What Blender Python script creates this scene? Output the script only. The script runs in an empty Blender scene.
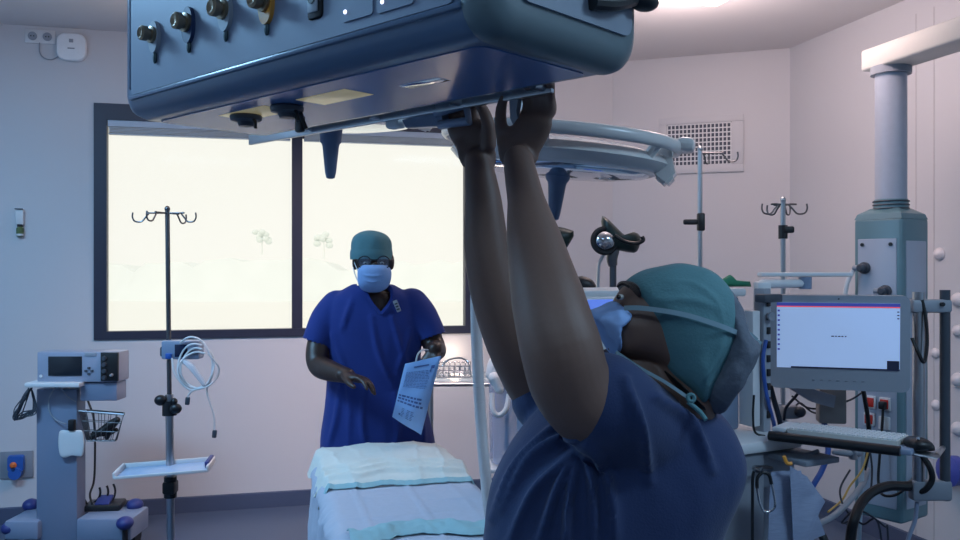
import bpy, bmesh, math, random
from mathutils import Vector, Matrix, noise
random.seed(7)
SC = bpy.context.scene
COL = SC.collection
PI = math.pi
F = 880.0            # focal length in pixels of the 960 px frame
ZC = 1.55            # eye height of the camera

def V(px, py, d):    # a point seen at a photo pixel, d metres into the room
    return Vector(((px-480)/F*d, d, ZC-(py-270)/F*d))
def ray(px, py):
    return Vector(((px-480)/F, 1.0, -(py-270)/F))
EYE = Vector((0, 0, ZC))
def hit(px, py, p0, n):
    r = ray(px, py)
    return EYE + r*((p0-EYE).dot(n)/r.dot(n))
def project(v):
    return (480+F*v.x/max(v.y, .01), 270-F*(v.z-ZC)/max(v.y, .01))
def lin(c):
    return tuple(((x/255)/12.92 if x/255 <= .04045 else ((x/255+.055)/1.055)**2.4) for x in c)

# ---------------------------------------------------------------- materials
def mat(name, rgb, rough=.5, metal=0, bump=0, scale=40, var=0.06, spec=.5, emit=None, estr=0, trans=0, alpha=1, sheen=0, stretch=None):
    m = bpy.data.materials.new(name); m.use_nodes = True
    nt = m.node_tree; b = nt.nodes['Principled BSDF']
    c = lin(rgb)
    b.inputs['Roughness'].default_value = rough
    b.inputs['Metallic'].default_value = metal
    b.inputs['Specular IOR Level'].default_value = spec
    if sheen: b.inputs['Sheen Weight'].default_value = sheen
    if trans: b.inputs['Transmission Weight'].default_value = trans
    if alpha < 1: b.inputs['Alpha'].default_value = alpha
    tc = nt.nodes.new('ShaderNodeTexCoord'); nz = nt.nodes.new('ShaderNodeTexNoise')
    nz.inputs['Scale'].default_value = scale; nz.inputs['Detail'].default_value = 4
    if stretch:
        mp = nt.nodes.new('ShaderNodeMapping'); mp.inputs['Scale'].default_value = stretch
        nt.links.new(tc.outputs['Object'], mp.inputs['Vector']); nt.links.new(mp.outputs['Vector'], nz.inputs['Vector'])
    else:
        nt.links.new(tc.outputs['Object'], nz.inputs['Vector'])
    mx = nt.nodes.new('ShaderNodeMix'); mx.data_type = 'RGBA'
    mx.inputs['A'].default_value = tuple(max(0, x*(1-var)) for x in c)+(1,)
    mx.inputs['B'].default_value = tuple(min(1, x*(1+var)) for x in c)+(1,)
    nt.links.new(nz.outputs['Fac'], mx.inputs['Factor'])
    nt.links.new(mx.outputs['Result'], b.inputs['Base Color'])
    if bump:
        bp = nt.nodes.new('ShaderNodeBump'); bp.inputs['Strength'].default_value = bump
        bp.inputs['Distance'].default_value = .01
        nt.links.new(nz.outputs['Fac'], bp.inputs['Height']); nt.links.new(bp.outputs['Normal'], b.inputs['Normal'])
    if emit:
        b.inputs['Emission Color'].default_value = lin(emit)+(1,)
        b.inputs['Emission Strength'].default_value = estr
    return m
def clear(name, rgb, a, rough=.05):   # thin clear sheet: see-through with a gloss
    m = bpy.data.materials.new(name); m.use_nodes = True
    nt = m.node_tree; nt.nodes.remove(nt.nodes['Principled BSDF'])
    t = nt.nodes.new('ShaderNodeBsdfTransparent'); g = nt.nodes.new('ShaderNodeBsdfPrincipled')
    g.inputs['Base Color'].default_value = lin(rgb)+(1,); g.inputs['Roughness'].default_value = rough
    mx = nt.nodes.new('ShaderNodeMixShader'); mx.inputs[0].default_value = a
    nt.links.new(t.outputs[0], mx.inputs[1]); nt.links.new(g.outputs[0], mx.inputs[2])
    nt.links.new(mx.outputs[0], nt.nodes['Material Output'].inputs[0])
    return m

M = {}
M['wall'] = mat('wall paint', (202, 202, 206), .55, bump=.02, scale=120, var=.015)
M['ceiling'] = mat('ceiling paint', (216, 212, 212), .7, bump=.02, scale=90, var=.015)
M['floor'] = mat('vinyl floor', (72, 86, 110), .35, bump=.01, scale=60, var=.05)
M['skirt'] = mat('vinyl skirting', (70, 82, 108), .45, scale=60, var=.03)
M['frame'] = mat('dark window frame', (42, 46, 66), .45, scale=30)
M['steel'] = mat('brushed steel', (185, 188, 192), .28, 1, bump=.02, scale=60, var=.05, stretch=(1, 1, 8))
M['chrome'] = mat('chrome', (200, 202, 205), .14, 1)
M['darksteel'] = mat('dark steel', (110, 112, 116), .35, 1)
M['black'] = mat('black plastic', (22, 23, 27), .4, bump=.02, scale=90)
M['rubber'] = mat('black rubber', (26, 27, 31), .7, bump=.05, scale=90)
M['white'] = mat('white plastic', (216, 218, 220), .4, scale=50, var=.02)
M['offwhite'] = mat('ivory plastic', (204, 202, 196), .45, scale=50, var=.02)
M['grey'] = mat('grey plastic', (148, 154, 164), .45, scale=50, var=.03)
M['midgrey'] = mat('mid grey plastic', (132, 138, 148), .45, scale=50, var=.03)
M['bluegrey'] = mat('blue grey enamel', (128, 142, 166), .35, scale=30, var=.02)
M['darkgrey'] = mat('dark grey plastic', (64, 70, 80), .45, scale=50, var=.04)
M['glass'] = clear('window glass', (235, 240, 240), .05)
M['blind'] = mat('blind slats', (176, 190, 206), .4, scale=30)

# ---------------------------------------------------------------- mesh helpers
ROOTM = {}
def catmull(pts, n=8, closed=False):
    pts = [Vector(p) for p in pts]; out = []
    N = len(pts)
    rng = range(N if closed else N-1)
    for i in rng:
        if closed: p0, p1, p2, p3 = pts[i-1], pts[i], pts[(i+1) % N], pts[(i+2) % N]
        else: p0, p1, p2, p3 = pts[max(i-1, 0)], pts[i], pts[i+1], pts[min(i+2, N-1)]
        for k in range(n):
            t = k/n
            out.append(.5*((2*p1)+(p2-p0)*t+(2*p0-5*p1+4*p2-p3)*t*t+(3*p1-p0-3*p2+p3)*t**3))
    if not closed: out.append(pts[-1])
    return out
def frame_of(ax):
    ax = Vector(ax).normalized()
    up = Vector((0, 0, 1)) if abs(ax.z) < .9 else Vector((1, 0, 0))
    a = ax.cross(up).normalized(); return a, ax.cross(a).normalized(), ax
def yaw(a): return Matrix.Rotation(a, 3, 'Z')
def basis(x, y, z):
    m = Matrix.Identity(3)
    for i, v in enumerate((x, y, z)): m.col[i] = v
    return m

class MB:
    def __init__(s): s.bm = bmesh.new(); s.mats = []; s.mi = 0
    def use(s, m):
        if m not in s.mats: s.mats.append(m)
        s.mi = s.mats.index(m); return s
    def face(s, vs):
        try:
            f = s.bm.faces.new(vs); f.material_index = s.mi; return f
        except ValueError: return None
    def box(s, c, size, R=None, bevel=0, seg=2):
        c = Vector(c); hx, hy, hz = size[0]/2, size[1]/2, size[2]/2
        R = R if R is not None else Matrix.Identity(3)
        co = [Vector((x, y, z)) for z in (-hz, hz) for y in (-hy, hy) for x in (-hx, hx)]
        vs = [s.bm.verts.new(c+R@v) for v in co]
        fs = [s.face([vs[i] for i in q]) for q in ((0, 2, 3, 1), (4, 5, 7, 6), (0, 1, 5, 4), (2, 6, 7, 3), (0, 4, 6, 2), (1, 3, 7, 5))]
        if bevel:
            es = list({e for f in fs for e in f.edges})
            r = bmesh.ops.bevel(s.bm, geom=es, offset=bevel, segments=seg, profile=.5, affect='EDGES')
            for f in r['faces']: f.material_index = s.mi
        return s
    def rings(s, rings, cap=True, closed=True):
        rv = [[s.bm.verts.new(p) for p in r] for r in rings]
        n = len(rv[0])
        for a, b in zip(rv, rv[1:]):
            for i in range(n if closed else n-1):
                s.face((a[i], a[(i+1) % n], b[(i+1) % n], b[i]))
        if cap:
            s.face(list(reversed(rv[0]))); s.face(rv[-1])
        return s
    def cyl(s, p0, p1, r0, r1=None, seg=16, cap=True):
        p0, p1 = Vector(p0), Vector(p1); r1 = r0 if r1 is None else r1
        a, b, _ = frame_of(p1-p0)
        return s.rings([[p+(a*math.cos(2*PI*i/seg)+b*math.sin(2*PI*i/seg))*r for i in range(seg)] for p, r in ((p0, r0), (p1, r1))], cap)
    def tube(s, pts, r, seg=10, n=6, smooth=True, cap=True):
        pts = [Vector(p) for p in pts]
        rad = r if isinstance(r, (list, tuple)) else [r]*len(pts)
        if smooth and len(pts) > 2:
            P = catmull(pts, n); Rr = []
            for i in range(len(P)):
                t = i/n; k = min(int(t), len(rad)-2); Rr.append(rad[k]+(rad[k+1]-rad[k])*(t-k))
        else: P, Rr = pts, list(rad)
        a = None; rings = []
        for i, p in enumerate(P):
            t = (P[min(i+1, len(P)-1)]-P[max(i-1, 0)])
            if t.length < 1e-9: t = Vector((0, 0, 1))
            t.normalize()
            if a is None: a = frame_of(t)[0]
            else:
                a = a-t*a.dot(t)
                a = a.normalized() if a.length > 1e-6 else frame_of(t)[0]
            b = t.cross(a)
            rings.append([p+(a*math.cos(2*PI*k/seg)+b*math.sin(2*PI*k/seg))*Rr[i] for k in range(seg)])
        return s.rings(rings, cap)
    def limb(s, pts, rad, seg=16, n=6):   # tube with round ends
        s.tube(pts, rad, seg, n); s.ell(pts[0], (rad[0],)*3, seg=seg); s.ell(pts[-1], (rad[-1],)*3, seg=seg); return s
    def ell(s, c, rad, R=None, seg=20, rn=12):
        c = Vector(c); R = R if R is not None else Matrix.Identity(3)
        rings = []
        for j in range(1, rn):
            th = PI*j/rn
            rings.append([c+R@Vector((rad[0]*math.sin(th)*math.cos(2*PI*i/seg), rad[1]*math.sin(th)*math.sin(2*PI*i/seg), rad[2]*math.cos(th))) for i in range(seg)])
        rv = [[s.bm.verts.new(p) for p in r] for r in rings]
        t = s.bm.verts.new(c+R@Vector((0, 0, rad[2]))); b = s.bm.verts.new(c+R@Vector((0, 0, -rad[2])))
        for i in range(seg):
            s.face((t, rv[0][i], rv[0][(i+1) % seg])); s.face((b, rv[-1][(i+1) % seg], rv[-1][i]))
        for x, y in zip(rv, rv[1:]):
            for i in range(seg): s.face((x[i], y[i], y[(i+1) % seg], x[(i+1) % seg]))
        return s
    def lathe(s, c, ax, prof, seg=32):
        c = Vector(c); a, b, t = frame_of(ax)
        return s.rings([[c+t*h+(a*math.cos(2*PI*i/seg)+b*math.sin(2*PI*i/seg))*max(r, 1e-4) for i in range(seg)] for r, h in prof], True)
    def torus(s, c, ax, R, r, seg=40, rs=10, a0=0, a1=2*PI):
        c = Vector(c); a, b, t = frame_of(ax)
        full = abs(a1-a0-2*PI) < 1e-6; n = seg if full else seg+1
        rings = []
        for i in range(n):
            th = a0+(a1-a0)*i/seg; d = a*math.cos(th)+b*math.sin(th)
            rr = r if isinstance(r, tuple) else (r, r)
            rings.append([c+d*(R+rr[0]*math.cos(2*PI*k/rs))+t*rr[1]*math.sin(2*PI*k/rs) for k in range(rs)])
        if full: rings.append(rings[0]); s.rings(rings, False); bmesh.ops.remove_doubles(s.bm, verts=s.bm.verts[:], dist=1e-6); return s
        return s.rings(rings, True)
    def prism(s, poly, depth):      # poly: world points in a plane; depth: vector
        poly = [Vector(p) for p in poly]; d = Vector(depth)
        return s.rings([poly, [p+d for p in poly]], True)
    def pillow(s, outline, normal, half, p=2.2, m=7, c=None):
        O = [Vector(q) for q in outline]; n = Vector(normal).normalized()
        c = Vector(c) if c is not None else sum(O, Vector())/len(O)
        rings = []
        for k in range(-m, m+1):
            t = math.sin(k/m*PI/2); sc = max((1-abs(t)**p)**(1/p), .02)
            rings.append([c+(q-c)*sc+n*half*t for q in O])
        return s.rings(rings, True)
    def loft(s, secs, seg=32, e=2.0, n=4):   # secs: (center, A, B); smooth along the length
        cs = catmull([q[0] for q in secs], n); As = catmull([q[1] for q in secs], n); Bs = catmull([q[2] for q in secs], n)
        rings = []
        for c, A, B in zip(cs, As, Bs):
            r = []
            for i in range(seg):
                th = 2*PI*i/seg; x, y = math.cos(th), math.sin(th)
                x = math.copysign(abs(x)**(2/e), x); y = math.copysign(abs(y)**(2/e), y)
                r.append(c+A*x+B*y)
            rings.append(r)
        return s.rings(rings, True)
    def grid(s, f, nu, nv):
        vs = [[s.bm.verts.new(f(i/nu, j/nv)) for j in range(nv+1)] for i in range(nu+1)]
        for i in range(nu):
            for j in range(nv): s.face((vs[i][j], vs[i+1][j], vs[i+1][j+1], vs[i][j+1]))
        return s
    def xf(s, mt):
        bmesh.ops.transform(s.bm, matrix=mt, verts=s.bm.verts[:]); return s
    def mesh(s, name, m=None, angle=35):
        bmesh.ops.recalc_face_normals(s.bm, faces=s.bm.faces[:])
        me = bpy.data.meshes.new(name); s.bm.to_mesh(me); s.bm.free()
        for x in (s.mats or [m]): me.materials.append(x)
        finish(me, angle); return me
    def build(s, name, m=None, parent=None, angle=35):
        return link(name, s.mesh(name, m, angle), parent)
def finish(me, angle=35):
    me.polygons.foreach_set('use_smooth', [True]*len(me.polygons))
    me.set_sharp_from_angle(angle=math.radians(angle))
def link(name, me, parent=None):
    o = bpy.data.objects.new(name, me); COL.objects.link(o)
    if parent is not None:
        o.parent = parent
        mt = ROOTM.get(parent.name, Matrix.Identity(4)); ROOTM[o.name] = mt
        me.transform(mt.inverted())
    return o
def tag(o, label, cat, group=None):
    o['label'] = label; o['category'] = cat
    if group: o['group'] = group
    return o
def struct(o):
    o['kind'] = 'structure'; return o
def thing(name, label, cat, loc=(0, 0, 0), rz=0, group=None):
    o = bpy.data.objects.new(name, None); COL.objects.link(o)
    o.empty_display_size = .05
    o.location = loc; o.rotation_euler = (0, 0, rz)
    ROOTM[o.name] = Matrix.Translation(Vector(loc)) @ Matrix.Rotation(rz, 4, 'Z')
    return tag(o, label, cat, group)
def dup(o, loc=None, rz=None, label=None, parent=None):
    c = o.copy(); COL.objects.link(c)
    if parent is not None: c.parent = parent
    if loc is not None: c.location = loc
    if rz is not None: c.rotation_euler = (0, 0, rz)
    if label: c['label'] = label
    for ch in list(o.children): dup(ch, parent=c)
    return c
def remesh(mb, name, m, voxel=.006, smooth=3, parent=None, post=None):
    me = mb.mesh(name+'_tmp', m)
    o = bpy.data.objects.new(name+'_tmp', me); COL.objects.link(o)
    r = o.modifiers.new('r', 'REMESH'); r.mode = 'VOXEL'; r.voxel_size = voxel
    if smooth:
        q = o.modifiers.new('s', 'SMOOTH'); q.factor = .5; q.iterations = smooth
    dg = bpy.context.evaluated_depsgraph_get()
    nm = bpy.data.meshes.new_from_object(o.evaluated_get(dg))
    bpy.data.objects.remove(o); bpy.data.meshes.remove(me)
    nm.name = name
    nm.materials.clear(); nm.materials.append(m)
    if post: post(nm)
    finish(nm, 80)
    return link(name, nm, parent)
import numpy as np
def inpoly(x, y, P):
    c = False
    for i in range(len(P)):
        (x0, y0), (x1, y1) = P[i-1], P[i]
        if (y0 > y) != (y1 > y) and x < (x1-x0)*(y-y0)/(y1-y0)+x0: c = not c
    return c
def cut(me, test):                # open a mesh where test(face centre, normal) holds
    bm = bmesh.new(); bm.from_mesh(me)
    bmesh.ops.delete(bm, geom=[f for f in bm.faces if test(f.calc_center_median(), f.normal)], context='FACES')
    bm.to_mesh(me); bm.free()
def coords(me):
    n = len(me.vertices); c = np.empty(n*3, np.float64); me.vertices.foreach_get('co', c.astype(np.float32)) if False else None
    c = np.empty(n*3, np.float32); me.vertices.foreach_get('co', c); c = c.reshape(-1, 3).astype(np.float64)
    v = np.empty(n*3, np.float32); me.vertex_normals.foreach_get('vector', v); return c, v.reshape(-1, 3).astype(np.float64)
def setco(me, c):
    me.vertices.foreach_set('co', c.astype(np.float32).ravel()); me.update()
def folds(me, lines, amp=.006, width=.012, face=None):   # cloth creases along 3-D polylines
    co, no = coords(me); best = np.zeros(len(co))
    for L in lines:
        L = catmull(L, 5) if len(L) > 2 else [Vector(q) for q in L]
        N = len(L)-1
        for i in range(N):
            w = math.sin(PI*min(.95, max(.12, (i+.5)/N))); a = np.array(L[i]); b = np.array(L[i+1]); ab = b-a
            d = co-a; t = np.clip(d@ab/max(ab@ab, 1e-12), 0, 1); q = d-t[:, None]*ab
            q = q-no*((q*no).sum(1)*.9)[:, None]
            dd = (q*q).sum(1)/width**2
            far = (d*no).sum(1)                      # only the side of the cloth that faces the line
            best = np.maximum(best, np.where((dd < 9) & (far > -.16), w*np.exp(-dd*.9), 0))
    setco(me, co+no*(amp*best)[:, None])
def folds_px(me, lines, amp=.012, width=6.0):   # creases on the side of a cloth that faces the room's near end
    co, no = coords(me); x = 480+F*co[:, 0]/co[:, 1]; y = 270-F*(co[:, 2]-ZC)/co[:, 1]
    vw = co-np.array(EYE); vw /= np.linalg.norm(vw, axis=1)[:, None]; fac = np.clip(-(no*vw).sum(1)*3, 0, 1)
    best = np.zeros(len(co))
    for L in lines:
        L = [tuple(q)[:2] for q in catmull([Vector((a, b, 0)) for a, b in L], 6)]; N = len(L)-1
        for i in range(N):
            w = math.sin(PI*min(.9, max(.15, (i+.5)/N))); (ax, ay), (bx, by) = L[i], L[i+1]; dx, dy = bx-ax, by-ay
            t = np.clip(((x-ax)*dx+(y-ay)*dy)/max(dx*dx+dy*dy, 1e-9), 0, 1); d2 = (x-ax-t*dx)**2+(y-ay-t*dy)**2
            best = np.maximum(best, w*np.exp(-d2/width**2))
    setco(me, co+no*(amp*best*fac)[:, None])
def ripple(me, amp, freq, seed=0, stretch=(1, 1, 1)):
    s = Vector((seed*3.1, seed*1.7, seed)); co, no = coords(me)
    f = np.array([noise.noise(Vector((x*stretch[0], y*stretch[1], z*stretch[2]))*freq+s) for x, y, z in co])
    setco(me, co+no*(amp*f)[:, None])

# ---------------------------------------------------------------- camera
cam = bpy.data.cameras.new('camera'); co = bpy.data.objects.new('camera', cam); COL.objects.link(co)
co.location = EYE; co.rotation_euler = (PI/2, 0, 0); cam.sensor_width = 36; cam.lens = 36*F/960
cam.clip_end = 1000; cam.clip_start = .05
SC.camera = co
SC.view_settings.view_transform = 'Standard'; SC.view_settings.look = 'None'; SC.view_settings.gamma = 1
SC.view_settings.use_curve_mapping = False; SC.view_settings.exposure = 0

# ---------------------------------------------------------------- the room
ZT = 3.05
A0 = Vector((-2.927, 5.366, 0)); a_ = Vector((.9693, .246, 0)); oA = Vector((-.246, .9693, 0)); c_ = Vector((.246, -.9693, 0))
K2 = Vector((2.095, 5.946, 0)); b_ = Vector((.942, -.336, 0)).normalized(); oB = Vector((.336, .942, 0)).normalized(); oC = Vector((.9693, .246, 0))
# corner of window wall and chamfer wall
tt = (A0-K2).dot(oA)/b_.dot(oA); K1 = K2+b_*tt
L0 = A0-a_*1.3
def on_A(px, py): return hit(px, py, A0, oA)
def on_B(px, py): return hit(px, py, K2, oB)
def on_C(px, py): return hit(px, py, K2, oC)
Rm = basis(a_, oA, Vector((0, 0, 1)))
def wall_mb(p0, p1, out, z0=-.1, z1=ZT+.1, th=.2, ext=0):
    d = (p1-p0).normalized(); p0 = p0-d*ext; p1 = p1+d*ext
    mb = MB(); mb.prism([p0+Vector((0, 0, z0)), p1+Vector((0, 0, z0)), p1+Vector((0, 0, z1)), p0+Vector((0, 0, z1))], out*th); return mb
W0 = on_A(94, 103); W1 = on_A(471.5, 300)
sw0 = (W0-A0).dot(a_); sw1 = (W1-A0).dot(a_); wz1 = W0.z; wz0 = on_A(94, 340).z
mb = MB()
sA1 = (K1-A0).dot(a_)
for s0, s1, z0, z1 in ((-1.5, sw0, -.1, ZT+.1), (sw1, sA1+.05, -.1, ZT+.1), (sw0, sw1, -.1, wz0), (sw0, sw1, wz1, ZT+.1)):
    mb.prism([A0+a_*s0+Vector((0, 0, z0)), A0+a_*s1+Vector((0, 0, z0)), A0+a_*s1+Vector((0, 0, z1)), A0+a_*s0+Vector((0, 0, z1))], oA*.25)
struct(mb.build('wall_back', M['wall'], angle=20))
struct(wall_mb(K1, K2, oB, ext=.06).build('wall_corner', M['wall']))
C1 = K2+c_*8.6; L1 = L0+c_*9.6
struct(wall_mb(K2, C1, oC, ext=.05).build('wall_right', M['wall']))
struct(wall_mb(L0, L1, -a_, ext=.1).build('wall_left', M['wall']))
struct(wall_mb(L1-a_*.2, C1+a_*.2+c_*.0, c_, ext=.1).build('wall_front', M['wall']))
poly = [L0-a_*.2+oA*.2, K1+oA*.2, K2+(oB+oC)*.12, C1+a_*.3+c_*.2, L1-a_*.3+c_*.2]
mb = MB(); mb.prism([p+Vector((0, 0, -.12)) for p in poly], (0, 0, .12)); struct(mb.build('floor', M['floor']))
mb = MB(); mb.prism([p+Vector((0, 0, ZT)) for p in poly], (0, 0, .15)); struct(mb.build('ceiling', M['ceiling']))
for nm, p, q, o in (('back', L0, K1, oA), ('corner', K1, K2, oB), ('right', K2, C1, oC), ('left', L0, L1, -a_)):
    mb = MB(); d = (q-p).normalized()
    mb.prism([p+Vector((0, 0, 0)), p-o*.018, p-o*.012+Vector((0, 0, .095)), p+Vector((0, 0, .1))], q-p)
    struct(mb.build('baseboard_'+nm, M['skirt']))
# panel joints and a service hatch line on the right wall
mb = MB()
for px in (916, 934):
    p = on_C(px, 300); mb.box((p.x, p.y, ZT/2), (.006, .004, ZT-.2), basis(c_, -oC, Vector((0, 0, 1))))
struct(mb.build('trim_1', mat('panel joint', (188, 186, 190), .6)))
# window
win = bpy.data.objects.new('window_1', None); COL.objects.link(win); struct(win)
def wp(s, z, dep=0): return A0+a_*s+oA*dep+Vector((0, 0, z))
def bar(mb, s0, s1, z0, z1, d0, d1): mb.prism([wp(s0, z0, d0), wp(s1, z0, d0), wp(s1, z1, d0), wp(s0, z1, d0)], oA*(d1-d0)); return mb
sm0 = (on_A(292, 300)-A0).dot(a_); sm1 = (on_A(302.5, 300)-A0).dot(a_)
sl = (on_A(107, 300)-A0).dot(a_); sr = (on_A(465, 300)-A0).dot(a_); zb = on_A(107, 331.5).z; ztp = on_A(108, 120).z
mb = MB()
bar(mb, sw0, sl, wz0, wz1, -.012, .06); bar(mb, sr, sw1, wz0, wz1, -.012, .06)
bar(mb, sl, sr, wz0, zb, -.012, .06); bar(mb, sl, sr, ztp, wz1, -.012, .06)
mb.build('window_frame', M['frame'], win)
bar(MB(), sm0, sm1, zb, ztp, .0, .06).build('mullion', M['frame'], win)
for s0, s1 in ((sl, sm0), (sm1, sr)):
    bar(MB(), s0, s1, zb, ztp, .05, .055).build('pane', M['glass'], win)
for s0, s1 in ((sl, sm0), (sm1, sr)):
    zq = on_A(108, 134).z; h = ztp-zq
    mb = MB(); bar(mb, s0+.005, s1-.005, ztp-h*.45, ztp, -.005, .045)
    for k in range(5):
        z = ztp-h*(.5+.1*k); bar(mb, s0+.01, s1-.01, z-.004, z, .0, .04)
    bar(mb, s0+.01, s1-.01, zq, zq+.008, .0, .042)
    mb.build('blind', M['blind'], win)
mb = MB(); bar(mb, sm0-.01, sm1+.012, on_A(297, 138).z, ztp, -.01, .03); mb.build('blind_bracket', M['frame'], win)
# ---------------------------------------------------------------- outdoors
w = bpy.data.worlds.new('sky'); SC.world = w; w.use_nodes = True
bgn = w.node_tree.nodes['Background']; bgn.inputs[0].default_value = lin((247, 246, 235))+(1,); bgn.inputs[1].default_value = 1.10
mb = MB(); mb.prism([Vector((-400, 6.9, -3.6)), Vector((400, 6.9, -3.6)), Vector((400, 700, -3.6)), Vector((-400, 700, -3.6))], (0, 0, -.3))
struct(mb.build('outdoor_ground', mat('overexposed ground', (240, 240, 236), .9, scale=.05, var=.03)))  # daylight glare put into the near-white ground colour
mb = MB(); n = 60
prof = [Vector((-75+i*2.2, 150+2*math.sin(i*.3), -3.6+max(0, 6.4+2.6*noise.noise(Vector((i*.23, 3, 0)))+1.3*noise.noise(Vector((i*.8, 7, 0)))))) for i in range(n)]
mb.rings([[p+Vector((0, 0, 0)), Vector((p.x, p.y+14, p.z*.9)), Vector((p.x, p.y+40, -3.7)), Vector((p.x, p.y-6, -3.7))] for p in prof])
struct(mb.build('distant_hills', mat('overexposed hills', (236, 240, 238), .9, scale=.3, var=.05)))  # overexposure put into the pale hill colour
hz = mat('overexposed leaves', (230, 236, 232), .9, scale=2, var=.05); hb = mat('overexposed bark', (238, 240, 236), .9)  # leaves and bark bleached, the overexposure sits in their colours
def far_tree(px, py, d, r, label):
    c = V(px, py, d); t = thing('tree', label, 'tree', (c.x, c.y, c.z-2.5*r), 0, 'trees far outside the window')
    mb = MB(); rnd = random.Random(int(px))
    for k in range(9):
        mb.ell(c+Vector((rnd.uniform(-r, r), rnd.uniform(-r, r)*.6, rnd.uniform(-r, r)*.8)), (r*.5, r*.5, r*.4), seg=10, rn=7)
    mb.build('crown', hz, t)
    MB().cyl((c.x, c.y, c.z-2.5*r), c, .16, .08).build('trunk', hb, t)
far_tree(324, 240, 152, 1.3, 'pale sunlit tree outside, between the window mullion and the standing person\'s cap')
far_tree(262, 237, 152, 1.2, 'pale sunlit tree outside, seen left of the window mullion')
sd = bpy.data.lights.new('sun', 'SUN'); so = bpy.data.objects.new('sun', sd); COL.objects.link(so)
sd.energy = .6; sd.color = (1, .98, .93); sd.angle = .02; so.rotation_euler = (math.radians(48), 0, math.radians(-15))

# ---------------------------------------------------------------- room lighting
def area(name, loc, size, power, color, target=None, spread=PI):
    l = bpy.data.lights.new(name, 'AREA'); l.shape = 'RECTANGLE'; l.size, l.size_y = size; l.energy = power; l.color = color; l.spread = spread
    o = bpy.data.objects.new(name, l); COL.objects.link(o); o.location = loc
    if target is not None: o.rotation_euler = (Vector(target)-Vector(loc)).to_track_quat('-Z', 'Y').to_euler()
    return o
def point(name, loc, r, power, color):
    l = bpy.data.lights.new(name, 'POINT'); l.shadow_soft_size = r; l.energy = power; l.color = color
    o = bpy.data.objects.new(name, l); COL.objects.link(o); o.location = loc; return o
BLUE = (.47, .73, 1.0); PINK = (1.0, .74, .70)
area('blue_fill_left', (-2.5, 2.6, 3.02), (1.2, .6), 84, (.32, .64, 1.0))  # added blue fill for the left side, no fixture here
area('blue_fill_centre', (-.5, -.6, 3.02), (1.2, .6), 25, BLUE)  # added blue fill behind the camera, stands for no fixture
area('blue_fill_right', (2.2, .9, 3.02), (1.2, .6), 50, BLUE)  # added blue fill for the right side, not a real lamp
point('lamp_by_corner', (1.15, 4.75, 2.82), .10, 9, PINK)
point('lamp_left', (-1.65, 4.6, 2.90), .06, 3.4, (1, .66, .50))
area('pink_fill_centre', (-.35, 4.2, 3.02), (.8, .4), 19, PINK, on_A(320, 480), math.radians(80))  # added pink fill tinting the wall below the window
area('pink_fill_right', (1.0, 3.6, 3.02), (.8, .4), 11, PINK, on_C(860, 200), math.radians(110))  # added pink fill aimed at the right wall
def up_light(name, loc, size, power, color):
    o = area(name, loc, size, power, color); o.rotation_euler = (PI, 0, 0); return o
up_light('up_fill_right', (.85, 4.3, 2.25), (.9, .5), 17, (1, .86, .88))  # added upward fill brightening the ceiling, no lamp hangs here
up_light('up_fill_left', (-2.3, 3.7, 2.35), (.9, .5), 5, (.66, .80, 1))  # added bluish upward fill for the left ceiling
glow = on_A(452, 352)
point('wall_glow', glow-oA*.12, .05, 1.1, (1, .80, .62))  # warm point light close to the wall, without a lamp body

# ceiling luminaire at the far right, cut by the top of the photo
c = EYE+ray(690, 2)*((ZT-ZC)/ray(690, 2).z)
lum = thing('ceiling_light', 'glowing white ceiling light panel in front of the vent wall', 'ceiling light', (c.x, c.y-.3, ZT))
MB().box((c.x, c.y-.3, ZT-.012), (.46, .50, .024), Rm, .006).build('frame', M['white'], lum)
MB().box((c.x, c.y-.3, ZT-.03), (.40, .44, .02), Rm, .008).build('diffuser', mat('lit diffuser', (255, 246, 236), .5, emit=(255, 240, 226), estr=2.2), lum)

# ---------------------------------------------------------------- ceiling supply head in the foreground
u = Vector((.735, -.678, 0)).normalized(); n_ = Vector((.678, .735, 0)).normalized()
CC = Vector((-.264, 1.7145, 0)); HL, HW, RB = .49, .132, .06; ZB = ZC+.33; CH = .44
Rc = basis(u, n_, Vector((0, 0, 1)))
def cp(a, b, z): return CC+u*a+n_*b+Vector((0, 0, z))
M['shell'] = mat('slate blue shell', (88, 108, 134), .28, scale=20, var=.02)
M['face'] = mat('pale blue panel', (116, 128, 150), .4, scale=30, var=.02)
M['endface'] = mat('grey panel', (132, 142, 156), .45, scale=30, var=.02)
con = thing('supply_pendant', 'big blue-grey ceiling supply head with gas outlets over the room', 'medical pendant', cp(0, 0, ZB))
mb = MB(); mb.box(cp(0, 0, ZB+CH/2), (2*(HL+RB), 2*(HW+RB), CH), Rc, .05, 6); mb.build('housing', M['shell'], con, 50)
fy = -(HW+RB); FN = -n_; FP = cp(0, fy, ZB)
def on_F(px, py): return hit(px, py, FP, FN)
def rrect(x0, x1, z0, z1, r, k=5):
    P = []
    for cx, cz, a0 in ((x1-r, z1-r, 0), (x0+r, z1-r, PI/2), (x0+r, z0+r, PI), (x1-r, z0+r, 1.5*PI)):
        for i in range(k+1):
            t = a0+PI/2*i/k; P.append((cx+r*math.cos(t), cz+r*math.sin(t)))
    return P
x0, x1 = -(HL-.005), HL-.0
mb = MB(); mb.prism([cp(x, fy+.002, ZB+z) for x, z in rrect(x0, x1, .047, CH-.04, .012)], -n_*.006); mb.build('outlet_panel', M['face'], con)
mb = MB()
for a, b, s, t in ((x0-.012, x1+.012, .037, .047),):
    mb.box(cp((a+b)/2, fy+.001, ZB+(s+t)/2), (b-a, .012, t-s), Rc, .004)
mb.box(cp(x0-.008, fy+.001, ZB+CH/2), (.012, .012, CH-.12), Rc, .004)
mb.build('panel_trim', M['shell'], con)
ex = HL+RB
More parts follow.
